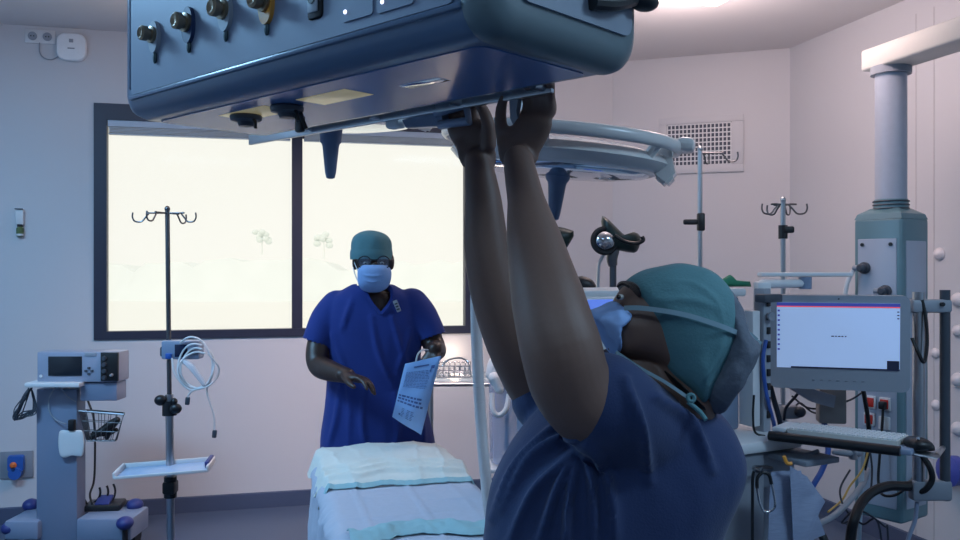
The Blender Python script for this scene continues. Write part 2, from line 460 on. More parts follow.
def frame_ring(uu, ins): return [cp(uu, y, ZB+z) for y, z in rrect(-HW-RB-.003+ins, HW+RB+.003-ins, -.003+ins, CH-ins, max(.056-ins*.5, .012), 6)]
mb = MB(); mb.rings([frame_ring(HL+.008, .004), frame_ring(HL+.012, 0)]+[frame_ring(HL+.024+.040*math.sin(t), .040*(1-math.cos(t))) for t in [PI/2*k/7 for k in range(8)]]); o = mb.build('end_frame', mat('grey green end frame', (92, 108, 114), .4, scale=20, var=.02), con, 50); o['label'] = 'grey-green rounded end frame'
mb = MB(); mb.prism([cp(a, b, ZB+.001) for a, b in rrect(-HL+.0, HL-.005, -HW, HW, .02)], (0, 0, -.003)); o = mb.build('underside_tint', mat('blue-tinted underside', (98, 126, 172), .26, scale=20, var=.02), con)  # added plate, coloured blue against the brownish bounce light on the shell
ex = HL+RB+.005
mb = MB(); mb.prism([cp(ex-.002, y, ZB+z) for y, z in rrect(-HW+.0, HW+.02, .052, CH-.05, .02)], u*.006); mb.build('end_panel', M['endface'], con)
# gas outlets: knurled bodies on bezels with a small dark flow tab under each
brass = mat('aged brass', (150, 134, 112), .35, .7, bump=.05, scale=80); bz = [M['grey'], mat('navy bezel', (40, 56, 92), .4), M['grey'], mat('amber bezel', (204, 140, 60), .4)]
tabm = mat('dark green tab', (40, 66, 72), .5)
for i, (px, py, s, lb) in enumerate(((158, 36, .92, None), (192, 24, 1, None), (229, 11, 1, None), (270, 3, 1, None))):
    p = on_F(px, py)-n_*.004
    mb = MB(); mb.rings([[p+(u*math.cos(t)*.021*s+Vector((0, 0, 1))*(math.sin(t)*.036*s-.004))-n_*dd for t in [2*PI*k/24 for k in range(24)]] for dd in (0, .008)])
    o = mb.build('gas_outlet', bz[i], con); o['label'] = ('grey gas outlet bezel', 'navy gas outlet bezel', 'grey gas outlet bezel beside amber one', 'amber gas outlet bezel')[i]
    mb = MB(); mb.lathe(p-n_*.006, -n_, [(.018*s, 0), (.019*s, .008), (.013*s, .010), (.013*s, .015), (.0165*s, .016), (.0165*s, .027), (.012*s, .03), (.006*s, .026)], 20)
    mb.build('connector', brass, o)
    mb = MB(); mb.ell(p+Vector((0, 0, -.046))-n_*.003, (.0065, .004, .013), Rc, 12, 8); mb.build('tab', tabm, o)
p = on_F(318, 0)-n_*.004
mb = MB(); mb.box(p, (.040, .012, .066), Rc, .008); o = mb.build('socket', M['black'], con)
mb = MB(); mb.box(p-n_*.007, (.026, .004, .046), Rc, .002); mb.build('socket_face', M['grey'], o)
mb = MB(); mb.cyl(p-n_*.006, p-n_*.011, .009, .009); mb.build('socket_pin', M['black'], o)
led = mat('lit white indicator', (225, 232, 255), .3, emit=(225, 232, 255), estr=2.5)
for pl, pr, yl, (lx, ly) in ((345, 376, 24, (349, 13)), (380, 417, 15, (386, 3))):
    a = on_F(pl, yl); b = on_F(pr, yl-8); xa = (a-CC).dot(u); xb = (b-CC).dot(u); z = a.z
    mb = MB(); mb.prism([cp(x, fy-.003, zz) for x, zz in rrect(xa, xb, z, z+.11, .006)], -n_*.004); o = mb.build('switch_plate', M['face'], con)
    q = on_F(lx, ly)-n_*.008
    mb = MB(); mb.ell(q, (.0035, .002, .0035), Rc, 10, 6); mb.build('indicator_light', led, o)
# underside: faintly glowing cream patches, grey plugs and their loops
cream = mat('glowing cream', (226, 212, 166), .3, emit=(236, 214, 150), estr=.16)
def on_U(px, py, dz=0): return hit(px, py, Vector((0, 0, ZB-dz)), Vector((0, 0, 1)))
def uplate(px, py, lu, ln, m, name, h=.004, par=None):
    p = on_U(px, py); mb = MB(); mb.box(p-Vector((0, 0, h/2-.001)), (lu, ln, h), Rc, .0015); return mb.build(name, m, par or con)
uplate(334, 96, .15, .07, cream, 'cream_patch')
uplate(256, 112, .17, .075, cream, 'cream_patch')
uplate(424, 82, .10, .03, M['chrome'], 'inspection_window')
for px, py in ((246, 114), (287, 105)):
    p = on_U(px, py); mb = MB(); mb.lathe(p, (0, 0, -1), [(.030, 0), (.034, .006), (.032, .014), (.018, .018), (.015, .026)], 20)
    o = mb.build('cable_plug', M['darkgrey'], con)
    mb = MB(); mb.tube([p+u*.02+Vector((0, 0, -.01)), p+u*.034+Vector((0, 0, -.02)), p+u*.036+Vector((0, 0, -.035))], .0035, 8); mb.build('plug_latch', M['black'], o)
p = on_U(292, 107)
strap = thing('hanging_strap', 'short black strap loop hanging under the ceiling supply head', 'strap', p+Vector((0, 0, -.12)))
mb = MB(); mb.tube([p+Vector((0, 0, -.022)), V(295, 114, p.y-.01), V(298, 121, p.y-.015), V(303, 128, p.y-.015)], .0045, 8)
mb.tube([p+u*.012+Vector((0, 0, -.022)), V(300, 113, p.y-.02), V(303, 121, p.y-.02), V(306, 129, p.y-.018)], .0045, 8)
mb.build('loop', M['black'], strap)
q = V(300, 124, p.y-.012); mb = MB(); mb.box(q, (.022, .014, .034), Rc, .005); mb.build('buckle', M['black'], strap)
# equipment rail on the far side, with its end caps
fb = HW+RB
def on_R(px, py, off=.03): return hit(px, py, cp(0, fb+off, ZB), n_)
ra, rb2 = on_R(250, 137), on_R(470, 105)
zr = (ra.z+rb2.z)/2
sA, sB = (ra-CC).dot(u), .34
mb = MB(); mb.box(cp((sA+sB)/2, fb+.03, zr), (sB-sA, .010, .026), Rc, .002); mb.build('equipment_rail', M['steel'], con)
for s in (-.4, -.15, .1, .32): MB().cyl(cp(s, fb-.005, zr), cp(s, fb+.03, zr), .009).build('rail_spacer', M['steel'], con)
q = on_R(396, 123, .045); mb = MB(); mb.box(q, (.045, .03, .026), Rc, .008); mb.build('rail_clamp', M['white'], con)
# D-handle bracket gripped by the far hand, and the grey clip by the near thumb
def hb_(px, py): return hit(px, py, cp(0, fb+.035, ZB), n_)
ho = [hb_(*q) for q in ((403, 121), (437, 110), (468, 101), (472, 104), (471, 122), (447, 126), (410, 127))]
hi = [hb_(*q) for q in ((442, 113), (461, 106), (464, 117), (450, 121))]
mb = MB()
mb.tube([hb_(436, 113), hb_(466, 104), hb_(469, 121), hb_(440, 125)], .010, 10, smooth=False)
mb.prism([hb_(402, 120), hb_(441, 110), hb_(443, 126), hb_(406, 128)], n_*.02)
o = mb.build('handle_bracket', M['bluegrey'], con)
q = hb_(437, 100); MB().box(q, (.014, .02, .05), Rc, .003).build('bracket_clamp', M['darkgrey'], o)
mb = MB(); mb.prism([hb_(509, 95), hb_(519, 93), hb_(516, 112), hb_(519, 122), hb_(513, 125), hb_(510, 118)], n_*.012); mb.build('grey_clip', M['grey'], con)
# black bracket with a ball knob at the top of the end face
q = cp(ex+.01, .02, ZB+.31)
q = hit(617, 3, cp(ex+.02, 0, 0), u)
mb = MB(); mb.tube([hit(592, 2, cp(ex+.012, 0, 0), u), q, hit(640, -4, cp(ex+.012, 0, 0), u)], .013, 10); mb.ell(hit(644, 2, cp(ex+.02, 0, 0), u), (.022, .03, .015), Rc)
mb.build('side_knob', M['black'], con)
MB().cyl(cp(0, 0, ZB+CH-.01), cp(0, 0, ZT), .09, .09, 32).build('drop_tube', M['white'], con)
MB().lathe(cp(0, 0, ZT), (0, 0, -1), [(.2, 0), (.2, .03), (.1, .07)], 32).build('ceiling_plate', M['white'], con)

# ---------------------------------------------------------------- surgical lights
M['lamp'] = mat('lamp head enamel', (214, 208, 204), .25, scale=20, var=.02)
lens = mat('smoky mirrored lens', (176, 186, 200), .08, .85, scale=14, var=.25)
def surgical_light(label, C0, tilt, R=.315, grips=(), hl=0, arm_to=None):
    t = thing('surgical_light', label, 'surgical light', C0)
    T = Matrix.Translation(C0) @ tilt.to_4x4()
    def put(mb, nm, m, par=t): return mb.xf(T).build(nm, m, par, 40)
    mb = MB(); mb.lathe((0, 0, -.03), (0, 0, 1), [(.255, -.022), (R-.035, -.012), (R-.015, .008), (R-.03, .03), (.22, .045), (.14, .055), (.05, .06)], 56); put(mb, 'lamp_head', M['lamp'])
    mb = MB(); mb.lathe((0, 0, -.05), (0, 0, -1), [(.25, 0), (.238, .008), (.18, .016), (.05, .02)], 48); put(mb, 'lens', lens)
    mb = MB(); mb.torus((0, 0, .026), (0, 0, 1), R+.002, (.013, .017), 64, 12)
    put(mb, 'ring_handle', M['lamp'])
    for k in range(6):
        th = k*PI/3+.3; d = Vector((math.cos(th), math.sin(th), 0)); put(MB().tube([d*(R-.03)+Vector((0, 0, -.01)), d*(R)+Vector((0, 0, .03))], .014, 8, smooth=False), 'ring_spoke', M['lamp'])
    mb = MB(); mb.lathe((0, 0, -.076), (0, 0, -1), [(.036, -.01), (.032, .004+hl), (.027, .010+hl), (.025, .018+hl), (.017, .095+hl), (.013, .112+hl), (.006, .115+hl)], 28); put(mb, 'sterile_handle', mat('handle plastic', (96, 112, 140), .4))
    for g in grips:
        d = Vector((math.cos(g), math.sin(g), 0)); l = Vector((-d.y, d.x, 0))
        mb = MB(); mb.prism([d*(R-.05)+Vector((0, 0, .02))+l*-.05, d*(R-.02)+Vector((0, 0, .03))+l*-.05, d*(R+.004)+Vector((0, 0, -.05))+l*-.05, d*(R-.02)+Vector((0, 0, -.08))+l*-.05, d*(R-.055)+Vector((0, 0, -.055))+l*-.05], l*.1)
        bmesh.ops.bevel(mb.bm, geom=mb.bm.edges[:], offset=.008, segments=2, affect='EDGES'); put(mb, 'grip', M['lamp'])
        mb = MB(); mb.box(d*(R+.02)+Vector((0, 0, .035)), (.05, .11, .036), basis(d, l, Vector((0, 0, 1))), .016); put(mb, 'ring_cap', M['lamp'])
    if arm_to is not None:
        P0 = T @ Vector((-.05, .1, .03)); mid, top = arm_to
        mb = MB(); mb.tube([P0, P0+Vector((0, 0, .08)), mid, Vector((mid.x, mid.y, top))], .028, 14, smooth=False); mb.build('support_arm', M['white'], t)
        MB().lathe((mid.x, mid.y, ZT), (0, 0, -1), [(.13, 0), (.13, .03), (.05, .06)], 28).build('ceiling_plate', M['white'], t)
    return t
C1_ = V(560, 151, 2.42)
surgical_light('round surgical light whose ring ends by the wall vent', C1_, Matrix.Rotation(math.radians(5), 3, 'Y') @ Matrix.Rotation(math.radians(2.5), 3, 'X'), grips=(-.25,), arm_to=(V(470, 60, 2.9), ZT))
C2_ = V(331, 106, 2.68)
surgical_light('round surgical light mostly hidden behind the supply head, handle against window', C2_, Matrix.Rotation(math.radians(1), 3, 'Y') @ Matrix.Rotation(math.radians(3.5), 3, 'X'), grips=(-.2,), hl=.03, arm_to=(V(300, 50, 3.0), ZT))
# ---------------------------------------------------------------- people
M['skin'] = mat('brown skin', (116, 88, 76), .55, bump=.03, scale=160, var=.05)
M['skin_dark'] = mat('deep brown skin', (66, 46, 38), .42, bump=.03, scale=160, var=.06)
M['scrub_n'] = mat('navy scrubs', (31, 48, 88), .85, bump=.12, scale=260, var=.08, sheen=.15)
M['scrub_m'] = mat('royal blue scrubs', (24, 50, 128), .85, bump=.12, scale=260, var=.08, sheen=.15)
M['cap'] = mat('teal cap cloth', (88, 130, 136), .85, bump=.15, scale=200, var=.08)
M['mask'] = mat('pale blue mask', (146, 178, 226), .75, bump=.08, scale=120, var=.04)
M['hair'] = mat('dark hair', (26, 20, 20), .55, bump=.3, scale=120, var=.2, stretch=(1, 1, 6))
M['eyewhite'] = mat('eye white', (200, 196, 190), .25); M['iris'] = mat('dark iris', (22, 14, 12), .15)
M['trousers'] = mat('dark trousers', (20, 30, 66), .85, bump=.1, scale=200)
M['shoe'] = mat('clog rubber', (40, 46, 58), .6)

def hand(mb, W, d, n, side=1, s=1.0, curl=(.5, .5, .5, .5), spread=(.12, .03, -.05, -.14), thumb=(.75, .65, .25), r=1.0):
    d = Vector(d).normalized(); n = Vector(n); n = (n-d*n.dot(d)).normalized(); l = d.cross(n)*side
    W = Vector(W)
    def q(a, b, c=0): return W+(d*a+l*b+n*c)*s
    mb.loft([(q(-.03, 0), l*.027*s, n*.021*s), (q(0, 0), l*.028*s, n*.020*s), (q(.03, .003, .002), l*.036*s, n*.019*s), (q(.065, .002, .002), l*.041*s, n*.016*s), (q(.09, 0, .0), l*.040*s, n*.012*s)], 24, 2.3)
    mb.ell(q(.035, .022, .012), (.028*s, .018*s, .014*s), basis((d*.85+l*.5).normalized(), l, n))
    for i in range(4):
        b = q(.088-(.0, -.003, 0, .008)[i], (.031, .011, -.010, -.030)[i], .001)
        L = (.071, .079, .074, .058)[i]*s; a = 0; P = [b-d*.02*s, b]; c = curl[i] if not isinstance(curl[i], tuple) else None
        p = b
        for k, f in enumerate((.46, .30, .24)):
            a += (c if c is not None else curl[i][k]); dv = (d+l*spread[i]).normalized()*math.cos(a)+n*math.sin(a)
            p = p+dv*L*f; P.append(p)
        rr = [.0092*s*r, .0098*s*r, .0088*s*r, .0080*s*r, .0066*s*r]
        mb.limb(P, rr, 12, 4)
    b = q(.022, .026, .006); dv = (d*thumb[0]+l*thumb[1]+n*thumb[2]).normalized(); P = [b-dv*.012*s, b+dv*.038*s]
    dv2 = (dv*.8+d*.45+n*.12).normalized(); P.append(P[-1]+dv2*.030*s); P.append(P[-1]+(dv2*.85+d*.4).normalized()*.024*s)
    mb.limb(P, [.0155*s*r, .0122*s*r, .0105*s*r, .0082*s*r], 12, 4)

def OUT(pts, d, n=3, closed=True):
    return catmull([V(x, y, d) if len(q) == 2 else V(x, y, q[2]) for q in pts for x, y in [q[:2]]], n, closed)

# ---- the nurse reaching up (in the foreground, seen from her left side)
lat = Vector((-.08, .99, 0)).normalized(); latT = Vector((-.08, .99, 0)).normalized()          # from her left (near) to her right (far) side
HD = 1.62                                           # depth of the head's mid plane
mb = MB()
# near arm
mb.limb([V(518, 160, 1.68), V(526, 200, 1.63), V(534, 240, 1.585), V(548, 300, 1.515), V(560, 345, 1.48), V(572, 385, 1.50), V(598, 412, 1.54), V(632, 430, 1.62)],
        [.0285, .035, .050, .064, .069, .070, .074, .075], 28)
# far arm
mb.limb([V(478, 160, 1.80), V(483, 200, 1.79), V(487, 250, 1.79), V(498, 300, 1.80), V(518, 350, 1.82), V(545, 395, 1.85), V(585, 425, 1.83)],
        [.027, .038, .047, .053, .060, .064, .07], 28)
pn = Vector((-.45, -.85, .1))
def dep(p): return p.y
def R5(px, py, off=.05): return on_R(px, py, off)
# near hand: palm toward the room's near end, thumb at the left, fingers hooked over the rail
pal = [(504, 166), (499, 152), (497, 138), (500, 127), (508, 126), (515, 125), (520, 117), (534, 112), (548, 115), (552, 124), (546, 140), (538, 154), (533, 166)]
mb.pillow(catmull([R5(x, y, .052)*(.75 if y < 150 else .45)+V(x, y, 1.68)*(.25 if y < 150 else .55) for x, y in pal], 2, True), n_, .019, 2.2)
mb.limb([R5(506, 146, .04), R5(501, 126, .036), R5(501, 110, .034), R5(504, 98, .032)], [.016, .0135, .0115, .0095], 12)
for q, r_ in (((523, 121), (528, 106), (526, 95), (529, 86)), .0112), (((532, 117), (537, 104), (536, 94), (538, 84)), .0114), (((540, 116), (545, 106), (544, 95), (545, 83)), .011), (((546, 119), (552, 110), (551, 98), (551, 84)), .0100):
    mb.limb([R5(*q[0], .052), R5(*q[1], .056), R5(*q[2], .050), R5(*q[3], .026)], [r_*1.05, r_, r_*.92, r_*.8], 12)
# far hand: fingers through the bracket loop, thumb at the right
pal = [(464, 168), (459, 152), (452, 140), (448, 128), (455, 122), (468, 119), (482, 119), (490, 128), (493, 142), (494, 168)]
mb.pillow(catmull([R5(x, y, .062)*(.75 if y < 150 else .4)+V(x, y, 1.80)*(.25 if y < 150 else .6) for x, y in pal], 2, True), n_, .019, 2.2)
mb.limb([R5(489, 144, .05), R5(488, 124, .046), R5(483, 110, .044), R5(477, 102, .042)], [.0165, .014, .012, .0095], 12)
for q, r_ in (((452, 130), (449, 118), (451, 110), (457, 108)), .010), (((459, 126), (457, 115), (459, 108), (465, 106)), .011), (((467, 124), (466, 113), (467, 105), (472, 101)), .011), (((475, 123), (475, 111), (476, 102), (480, 97)), .0105):
    mb.limb([R5(*q[0], .06), R5(*q[1], .066), R5(*q[2], .060), R5(*q[3], .045)], [r_*1.05, r_, r_*.92, r_*.8], 12)
# head and neck
mb.pillow(OUT([(623, 288), (629, 284), (650, 280), (685, 277), (708, 288), (718, 310), (712, 340), (698, 370), (684, 392), (668, 378), (655, 366), (640, 360), (622, 357), (610, 352), (606, 342), (600, 330), (596, 318), (605, 310), (613, 303), (617, 296)], HD), lat, .073, 2.3)
mb.loft([(V(676, 350, HD), (V(706, 350, HD)-V(676, 350, HD)), lat*.056), (V(680, 385, HD), (V(712, 398, HD)-V(680, 385, HD)), lat*.058), (V(672, 425, HD+.04), (V(715, 430, HD)-V(672, 425, HD)), lat*.08)], 24)
mb.pillow(OUT([(612, 350), (645, 352), (690, 390), (708, 412), (690, 425), (640, 405), (612, 378)], HD+.02), lat, .066, 2.4)
# torso core and hips
mb.pillow(OUT([(610, 392), (660, 390), (705, 420), (728, 455), (722, 500), (700, 560), (690, 640), (690, 760), (560, 760), (530, 690), (515, 620), (500, 545), (510, 480), (545, 425)], 1.70), latT, .15, 2.6)
nurse = remesh(mb, 'person', M['skin'], .004, 5)
tag(nurse, 'person in navy scrubs and teal bouffant cap reaching up to the supply head', 'person')
# scrub top
mb = MB()
mb.pillow(OUT([(605, 350), (630, 353), (660, 369), (694, 393), (720, 414), (735, 440), (738, 462), (730, 490), (717, 520), (708, 556), (712, 640), (708, 720), (600, 730), (512, 720), (490, 640), (482, 575), (484, 530), (490, 490), (508, 452), (528, 424), (548, 404), (580, 385)], 1.70), latT, .18, 2.6, 9)
mb.limb([V(650, 440, 1.62), V(604, 404, 1.535)], [.092, .088], 32)
mb.limb([V(592, 430, 1.83), V(545, 400, 1.84)], [.08, .073], 32)
def openings(me):
    s0, s1 = V(582, 446, 1.5), V(606, 350, 1.5)
    def arm_end(c, n):
        x, y = project(c)
        if c.y < 1.66 and c.z > V(0, 452, 1.5).z-.02:           # near sleeve: past the cuff line
            e = (606-582, 350-446); q = (x-582, y-446); return e[0]*q[1]-e[1]*q[0] < 0 and x < 607 and y < 447 and y > 320 and c.y < 1.60
        return False
    cut(me, arm_end)
armpit = [(586, 447, 1.47), (575, 455, 1.49)]
def fl(*q): return list(q)
def nurse_post(me):
    ripple(me, .006, 7, 3, (1, 1, .5)); ripple(me, .003, 18, 5, (1, 1, .4))
    folds_px(me, [fl((580, 448), (562, 466), (534, 494), (508, 545)), fl((578, 450), (560, 486), (540, 540)), fl((580, 450), (570, 500), (566, 560)),
               fl((583, 448), (592, 480), (594, 545)), fl((585, 447), (602, 462), (612, 500), (616, 560)), fl((574, 440), (560, 440), (530, 462), (500, 510)),
               fl((566, 420), (548, 436), (515, 472), (492, 520)), fl((655, 396), (690, 425), (712, 470)), fl((625, 380), (640, 430), (650, 480))], .020, 5.0)
st = remesh(mb, 'scrub_top', M['scrub_n'], .006, 16, nurse, nurse_post)
# trousers and shoes (below the picture)
mb = MB()
for s, o in ((-.095, 0), (.095, .02)):
    b = Vector((.24, 1.72, 0))+lat*s
    mb.limb([b+Vector((.02, 0, .86)), b+Vector((.01, 0, .5)), b+Vector((0, 0, .10))], [.115, .085, .07], 24)
remesh(mb, 'trousers', M['trousers'], .012, 3, nurse)
for s in (-.095, .095):
    b = Vector((.215, 1.72, 0))+lat*s; f = Vector((-.95, -.30, 0)); 
    mb = MB(); mb.loft([(b-f*.09+Vector((0, 0, .035)), Vector((0, 0, .03)), lat*.03), (b+Vector((0, 0, .05)), Vector((0, 0, .048)), lat*.042), (b+f*.1+Vector((0, 0, .035)), Vector((0, 0, .034)), lat*.048), (b+f*.16+Vector((0, 0, .025)), Vector((0, 0, .02)), lat*.03)], 20)
    mb.build('shoe', M['shoe'], nurse)
# cap, hair bag, mask, eye, hair
CD = HD
mb = MB(); mb.pillow(OUT([(625, 285), (636, 275), (655, 267), (684, 263), (706, 269), (722, 282), (731, 300), (733, 325), (729, 350), (716, 376), (700, 403), (692, 404), (672, 386), (656, 366), (645, 342), (637, 316), (630, 298)], CD), lat, .098, 2.4, 9)
def cap_post(me):
    ripple(me, .003, 22, 2)
    folds(me, [[V(x, y, CD-.09) for x, y in q] for q in (((660, 268), (690, 275), (716, 300), (724, 330)), ((632, 307), (670, 316), (700, 322), (735, 332)), ((640, 300), (690, 300), (728, 312)), ((725, 335), (712, 368), (694, 398)))], .004, .006)
remesh(mb, 'surgical_cap', M['cap'], .005, 3, nurse, cap_post)
M['hairnet'] = mat('grey translucent hair net', (96, 102, 114), .8, bump=.2, scale=120, var=.18)
mb = MB(); mb.pillow(OUT([(712, 284), (727, 290), (736, 308), (738, 322), (744, 333), (751, 345), (747, 362), (736, 382), (724, 402), (714, 413), (698, 405), (694, 390), (708, 354), (716, 322)], CD+.005), lat, .092, 2.4, 8)
o = remesh(mb, 'hair_bag', M['hairnet'], .005, 3, nurse, lambda me: (ripple(me, .005, 18, 8), ripple(me, .002, 45, 9))); o['label'] = 'grey translucent bag of the cap holding the hair'
mb = MB(); mb.pillow(OUT([(613, 301), (620, 304), (632, 309), (626, 316), (616, 326), (613, 340), (617, 351), (612, 355), (607, 346), (600, 336), (593, 324), (587, 315), (592, 310), (603, 306)], HD), lat, .079, 2.2, 8)
def mask_post(me):
    folds(me, [[V(x, y, HD-.06) for x, y in q] for q in (((590, 315), (603, 322), (612, 330)), ((596, 324), (605, 332), (612, 342)), ((600, 308), (612, 313), (622, 312)))], .004, .004)
o = remesh(mb, 'face_mask', M['mask'], .004, 2, nurse, mask_post)
tie = mat('sheer white tie', (140, 166, 176), .7)
def ribbon(mb, pts, wd, nrm, th=.0012, n=6):
    P = catmull(pts, n); N = Vector(nrm).normalized(); R = []
    for i, p in enumerate(P):
        t = (P[min(i+1, len(P)-1)]-P[max(i-1, 0)]).normalized(); b = t.cross(N).normalized()
        R.append([p-b*wd/2, p+b*wd/2, p+b*wd/2+N*th, p-b*wd/2+N*th])
    mb.rings(R); return mb
def onhead(x, y, off=.0): return V(x, y, HD-.095-off)
mb = MB(); ribbon(mb, [V(624, 308, HD-.075), V(640, 308, HD-.088), V(665, 311, HD-.102), V(690, 316, HD-.108), V(712, 323, HD-.107), V(726, 328, HD-.10), V(738, 333, HD-.075), V(750, 338, HD-.03), V(761, 344, HD-.01)], .0085, (0, -1, 0))
ribbon(mb, [V(736, 331, HD-.06), V(748, 333, HD-.05), V(757, 340, HD-.05)], .007, (0, -1, 0))
mb.build('mask_tie', tie, nurse)
mb = MB(); ribbon(mb, [V(616, 352, HD-.06), V(640, 368, HD-.066), V(665, 382, HD-.075), V(690, 399, HD-.085)], .006, (0, -1, 0)); mb.build('mask_tie', tie, nurse)
mb = MB(); mb.torus(V(691, 398, HD-.088), (0, -1, .2), .006, .0035, 18, 8); mb.tube([V(688, 402, HD-.088), V(700, 412, HD-.09), V(706, 420, HD-.1)], .004, 8); mb.build('cap_knot', M['cap'], nurse)
mb = MB(); mb.ell(V(620.5, 297, HD-.052), (.0065, .009, .005)); e = mb.build('eye', M['eyewhite'], nurse)
mb = MB(); mb.ell(V(618.5, 297, HD-.058), (.0045, .006, .0045)); mb.build('iris', M['iris'], e)
mb = MB(); ribbon(mb, [V(617, 287, HD-.055), V(622, 284, HD-.064), V(629, 287, HD-.072)], .004, (0, -1, 0), .003); mb.build('eyebrow', M['hair'], nurse)
mb = MB(); mb.pillow(OUT([(624, 283), (627, 281), (631, 288), (633, 298), (630, 296), (627, 290)], HD), lat, .080, 2.4); mb.build('hair', M['hair'], nurse)
mb = MB(); mb.pillow(OUT([(655, 366), (664, 372), (690, 398), (700, 408), (690, 404), (668, 386)], HD), lat, .08, 2.4)
mb.build('hair', M['hair'], nurse)

# ---- the man at the far end of the table
MD = 3.66
X = Vector((1, 0, 0)); Y = Vector((0, 1, 0)); Z = Vector((0, 0, 1)); pm = MD/F
mb = MB()
# head tilted down
Rh = Matrix.Rotation(math.radians(14), 3, 'X')
hc = V(373, 262, MD)
mb.ell(hc+Vector((0, .012, .022)), (.074, .092, .098), Rh); mb.ell(hc+Vector((0, -.022, -.045)), (.056, .072, .08), Rh)
mb.ell(V(375, 268, MD-.098), (.014, .018, .026)); 
for sx in (-1, 1): mb.ell(hc+Vector((sx*.076, .01, .0)), (.012, .022, .034))
mb.loft([(V(374, 275, MD+.03), X*.056, Y*.056), (V(374, 290, MD+.04), X*.056, Y*.056), (V(374, 304, MD+.05), X*.1, Y*.07)], 24)
# trunk
mb.loft([(V(373, 292, MD+.05), X*.09, Y*.07), (V(373, 302, MD+.05), X*.15, Y*.09), (V(373, 325, MD+.05), X*.165, Y*.10), (V(375, 380, MD+.05), X*.165, Y*.095), (V(376, 440, MD+.06), X*.18, Y*.11), (V(376, 470, MD+.06), X*.17, Y*.11)], 28)
# his right arm (left in the photo): elbow bent, hand held out over the table
mb.limb([V(340, 310, MD+.05), V(326, 325, MD+.03), V(318, 350, MD-.02), V(319, 365, MD-.06), V(328, 370, MD-.13), V(341, 374, MD-.21), V(348, 376, MD-.25)], [.055, .054, .05, .046, .044, .034, .030], 20)
hand(mb, V(346, 375.5, MD-.245), Vector((.80, -.52, -.10)), Vector((-.05, -.25, -1)), side=-1, s=1.0, curl=((.25, .3, .2), (.3, .35, .2), (.4, .4, .25), (.5, .4, .3)), spread=(.18, .02, -.16, -.34), thumb=(.8, .5, .35), r=1.05)
# his left arm: bent, holding the packet
mb.limb([V(408, 310, MD+.05), V(423, 323, MD+.04), V(432, 341, MD+.02), V(436, 350, MD-.02), V(436, 350, MD-.09), V(435, 349, MD-.14)], [.055, .053, .047, .043, .036, .029], 20)
hand(mb, V(434.5, 349, MD-.135), Vector((-.35, -.35, -.8)), Vector((-.3, -.9, .1)), side=-1, s=.9, curl=((.5, .8, .5), (.6, .8, .5), (.6, .8, .5), (.6, .8, .5)), thumb=(.8, .5, .5))
man = remesh(mb, 'person', M['skin_dark'], .005, 2)
tag(man, 'person in royal blue scrubs, cap and mask standing before the window', 'person')
mb = MB()
def sec(y, cx, hw, hd, dy=0): return (V(cx, y, MD+.05+dy), X*hw*pm, Y*hd)
mb.loft([sec(284, 373, 20, .07), sec(291, 373, 33, .088), sec(300, 373, 45, .105), sec(320, 373, 49, .122), sec(350, 373.5, 49, .125), sec(380, 374.5, 48, .125), sec(410, 376, 52, .135), sec(436, 377.5, 56.5, .145), sec(450, 378, 57.5, .15)], 40, 2.4)
mb.limb([V(337, 307, MD+.05), V(326, 321, MD+.035), V(318, 342, MD+.005)], [.072, .071, .068], 26)
mb.limb([V(411, 305, MD+.05), V(422, 318, MD+.04), V(431, 335, MD+.02)], [.072, .070, .062], 26)
def man_post(me):
    ripple(me, .006, 6, 1, (1, 1, .5)); ripple(me, .003, 16, 6, (1, 1, .4))
    def fm(*q): return list(q)
    folds_px(me, [fm((333, 335), (345, 370), (350, 400), (348, 446)), fm((392, 318), (400, 345), (408, 370)), fm((372, 318), (378, 350), (392, 385)), fm((352, 300), (342, 330)), fm((365, 385), (362, 420), (366, 447)),
               fm((395, 395), (398, 425), (396, 447)), fm((340, 385), (336, 420), (328, 447)), fm((410, 330), (404, 350), (398, 372)), fm((416, 400), (422, 425), (424, 447))], .012, 3.2)
    vn = [(363, 286), (391, 286), (390, 300), (381, 314), (372, 303)]
    cut(me, lambda c, n: c.y < MD+.06 and inpoly(*project(c), vn))
    cut(me, lambda c, n: c.z > V(0, 286, MD).z and abs(project(c)[0]-373) < 16)
    # cuffs
    def cuff(c, n):
        x, y = project(c)
        return (x < 333 and y > 338 and y > 343+(x-318)*.35 and y < 360 and c.x < V(329, 0, MD).x) or (x > 420 and y > 337-(x-430)*.35 and y < 352 and c.x > V(421, 0, MD).x)
    cut(me, cuff)
    cut(me, lambda c, n: n.z < -.75 and project(c)[1] > 441)
o = remesh(mb, 'scrub_top', M['scrub_m'], .006, 14, man, man_post)
mb = MB()
nk = []
for q in (((364, 288), (371, 302), (381, 314)), ((391, 287), (391, 300), (381, 314))):
    ribbon(mb, [V(x, y, MD-.062-(y-287)*.0004) for x, y in q], .012, (0, -1, .3), .003)
mb.build('neckline_band', M['scrub_m'], o)
mb = MB(); q = V(397, 306, MD-.085); mb.box(q, (.018, .008, .05), Matrix.Rotation(math.radians(-22), 3, 'Y') @ Matrix.Identity(3), .003); bd = mb.build('badge', M['grey'], o)
mb = MB()
for k in (-.014, -.002, .010): mb.box(q+Matrix.Rotation(math.radians(-22), 3, 'Y') @ Vector((0, -.005, k)), (.013, .002, .006), Matrix.Rotation(math.radians(-22), 3, 'Y'))
mb.build('badge_print', M['darkgrey'], bd)
mb = MB()
for s in (-.125, .12):
    b = Vector((V(376, 0, MD).x+s, MD+.05, 0)); mb.limb([b+Vector((-s*.25, 0, .86)), b+Vector((0, -.01, .5)), b+Vector((s*.25, 0, .11))], [.115, .09, .075], 22)
remesh(mb, 'trousers', M['trousers'], .012, 3, man)
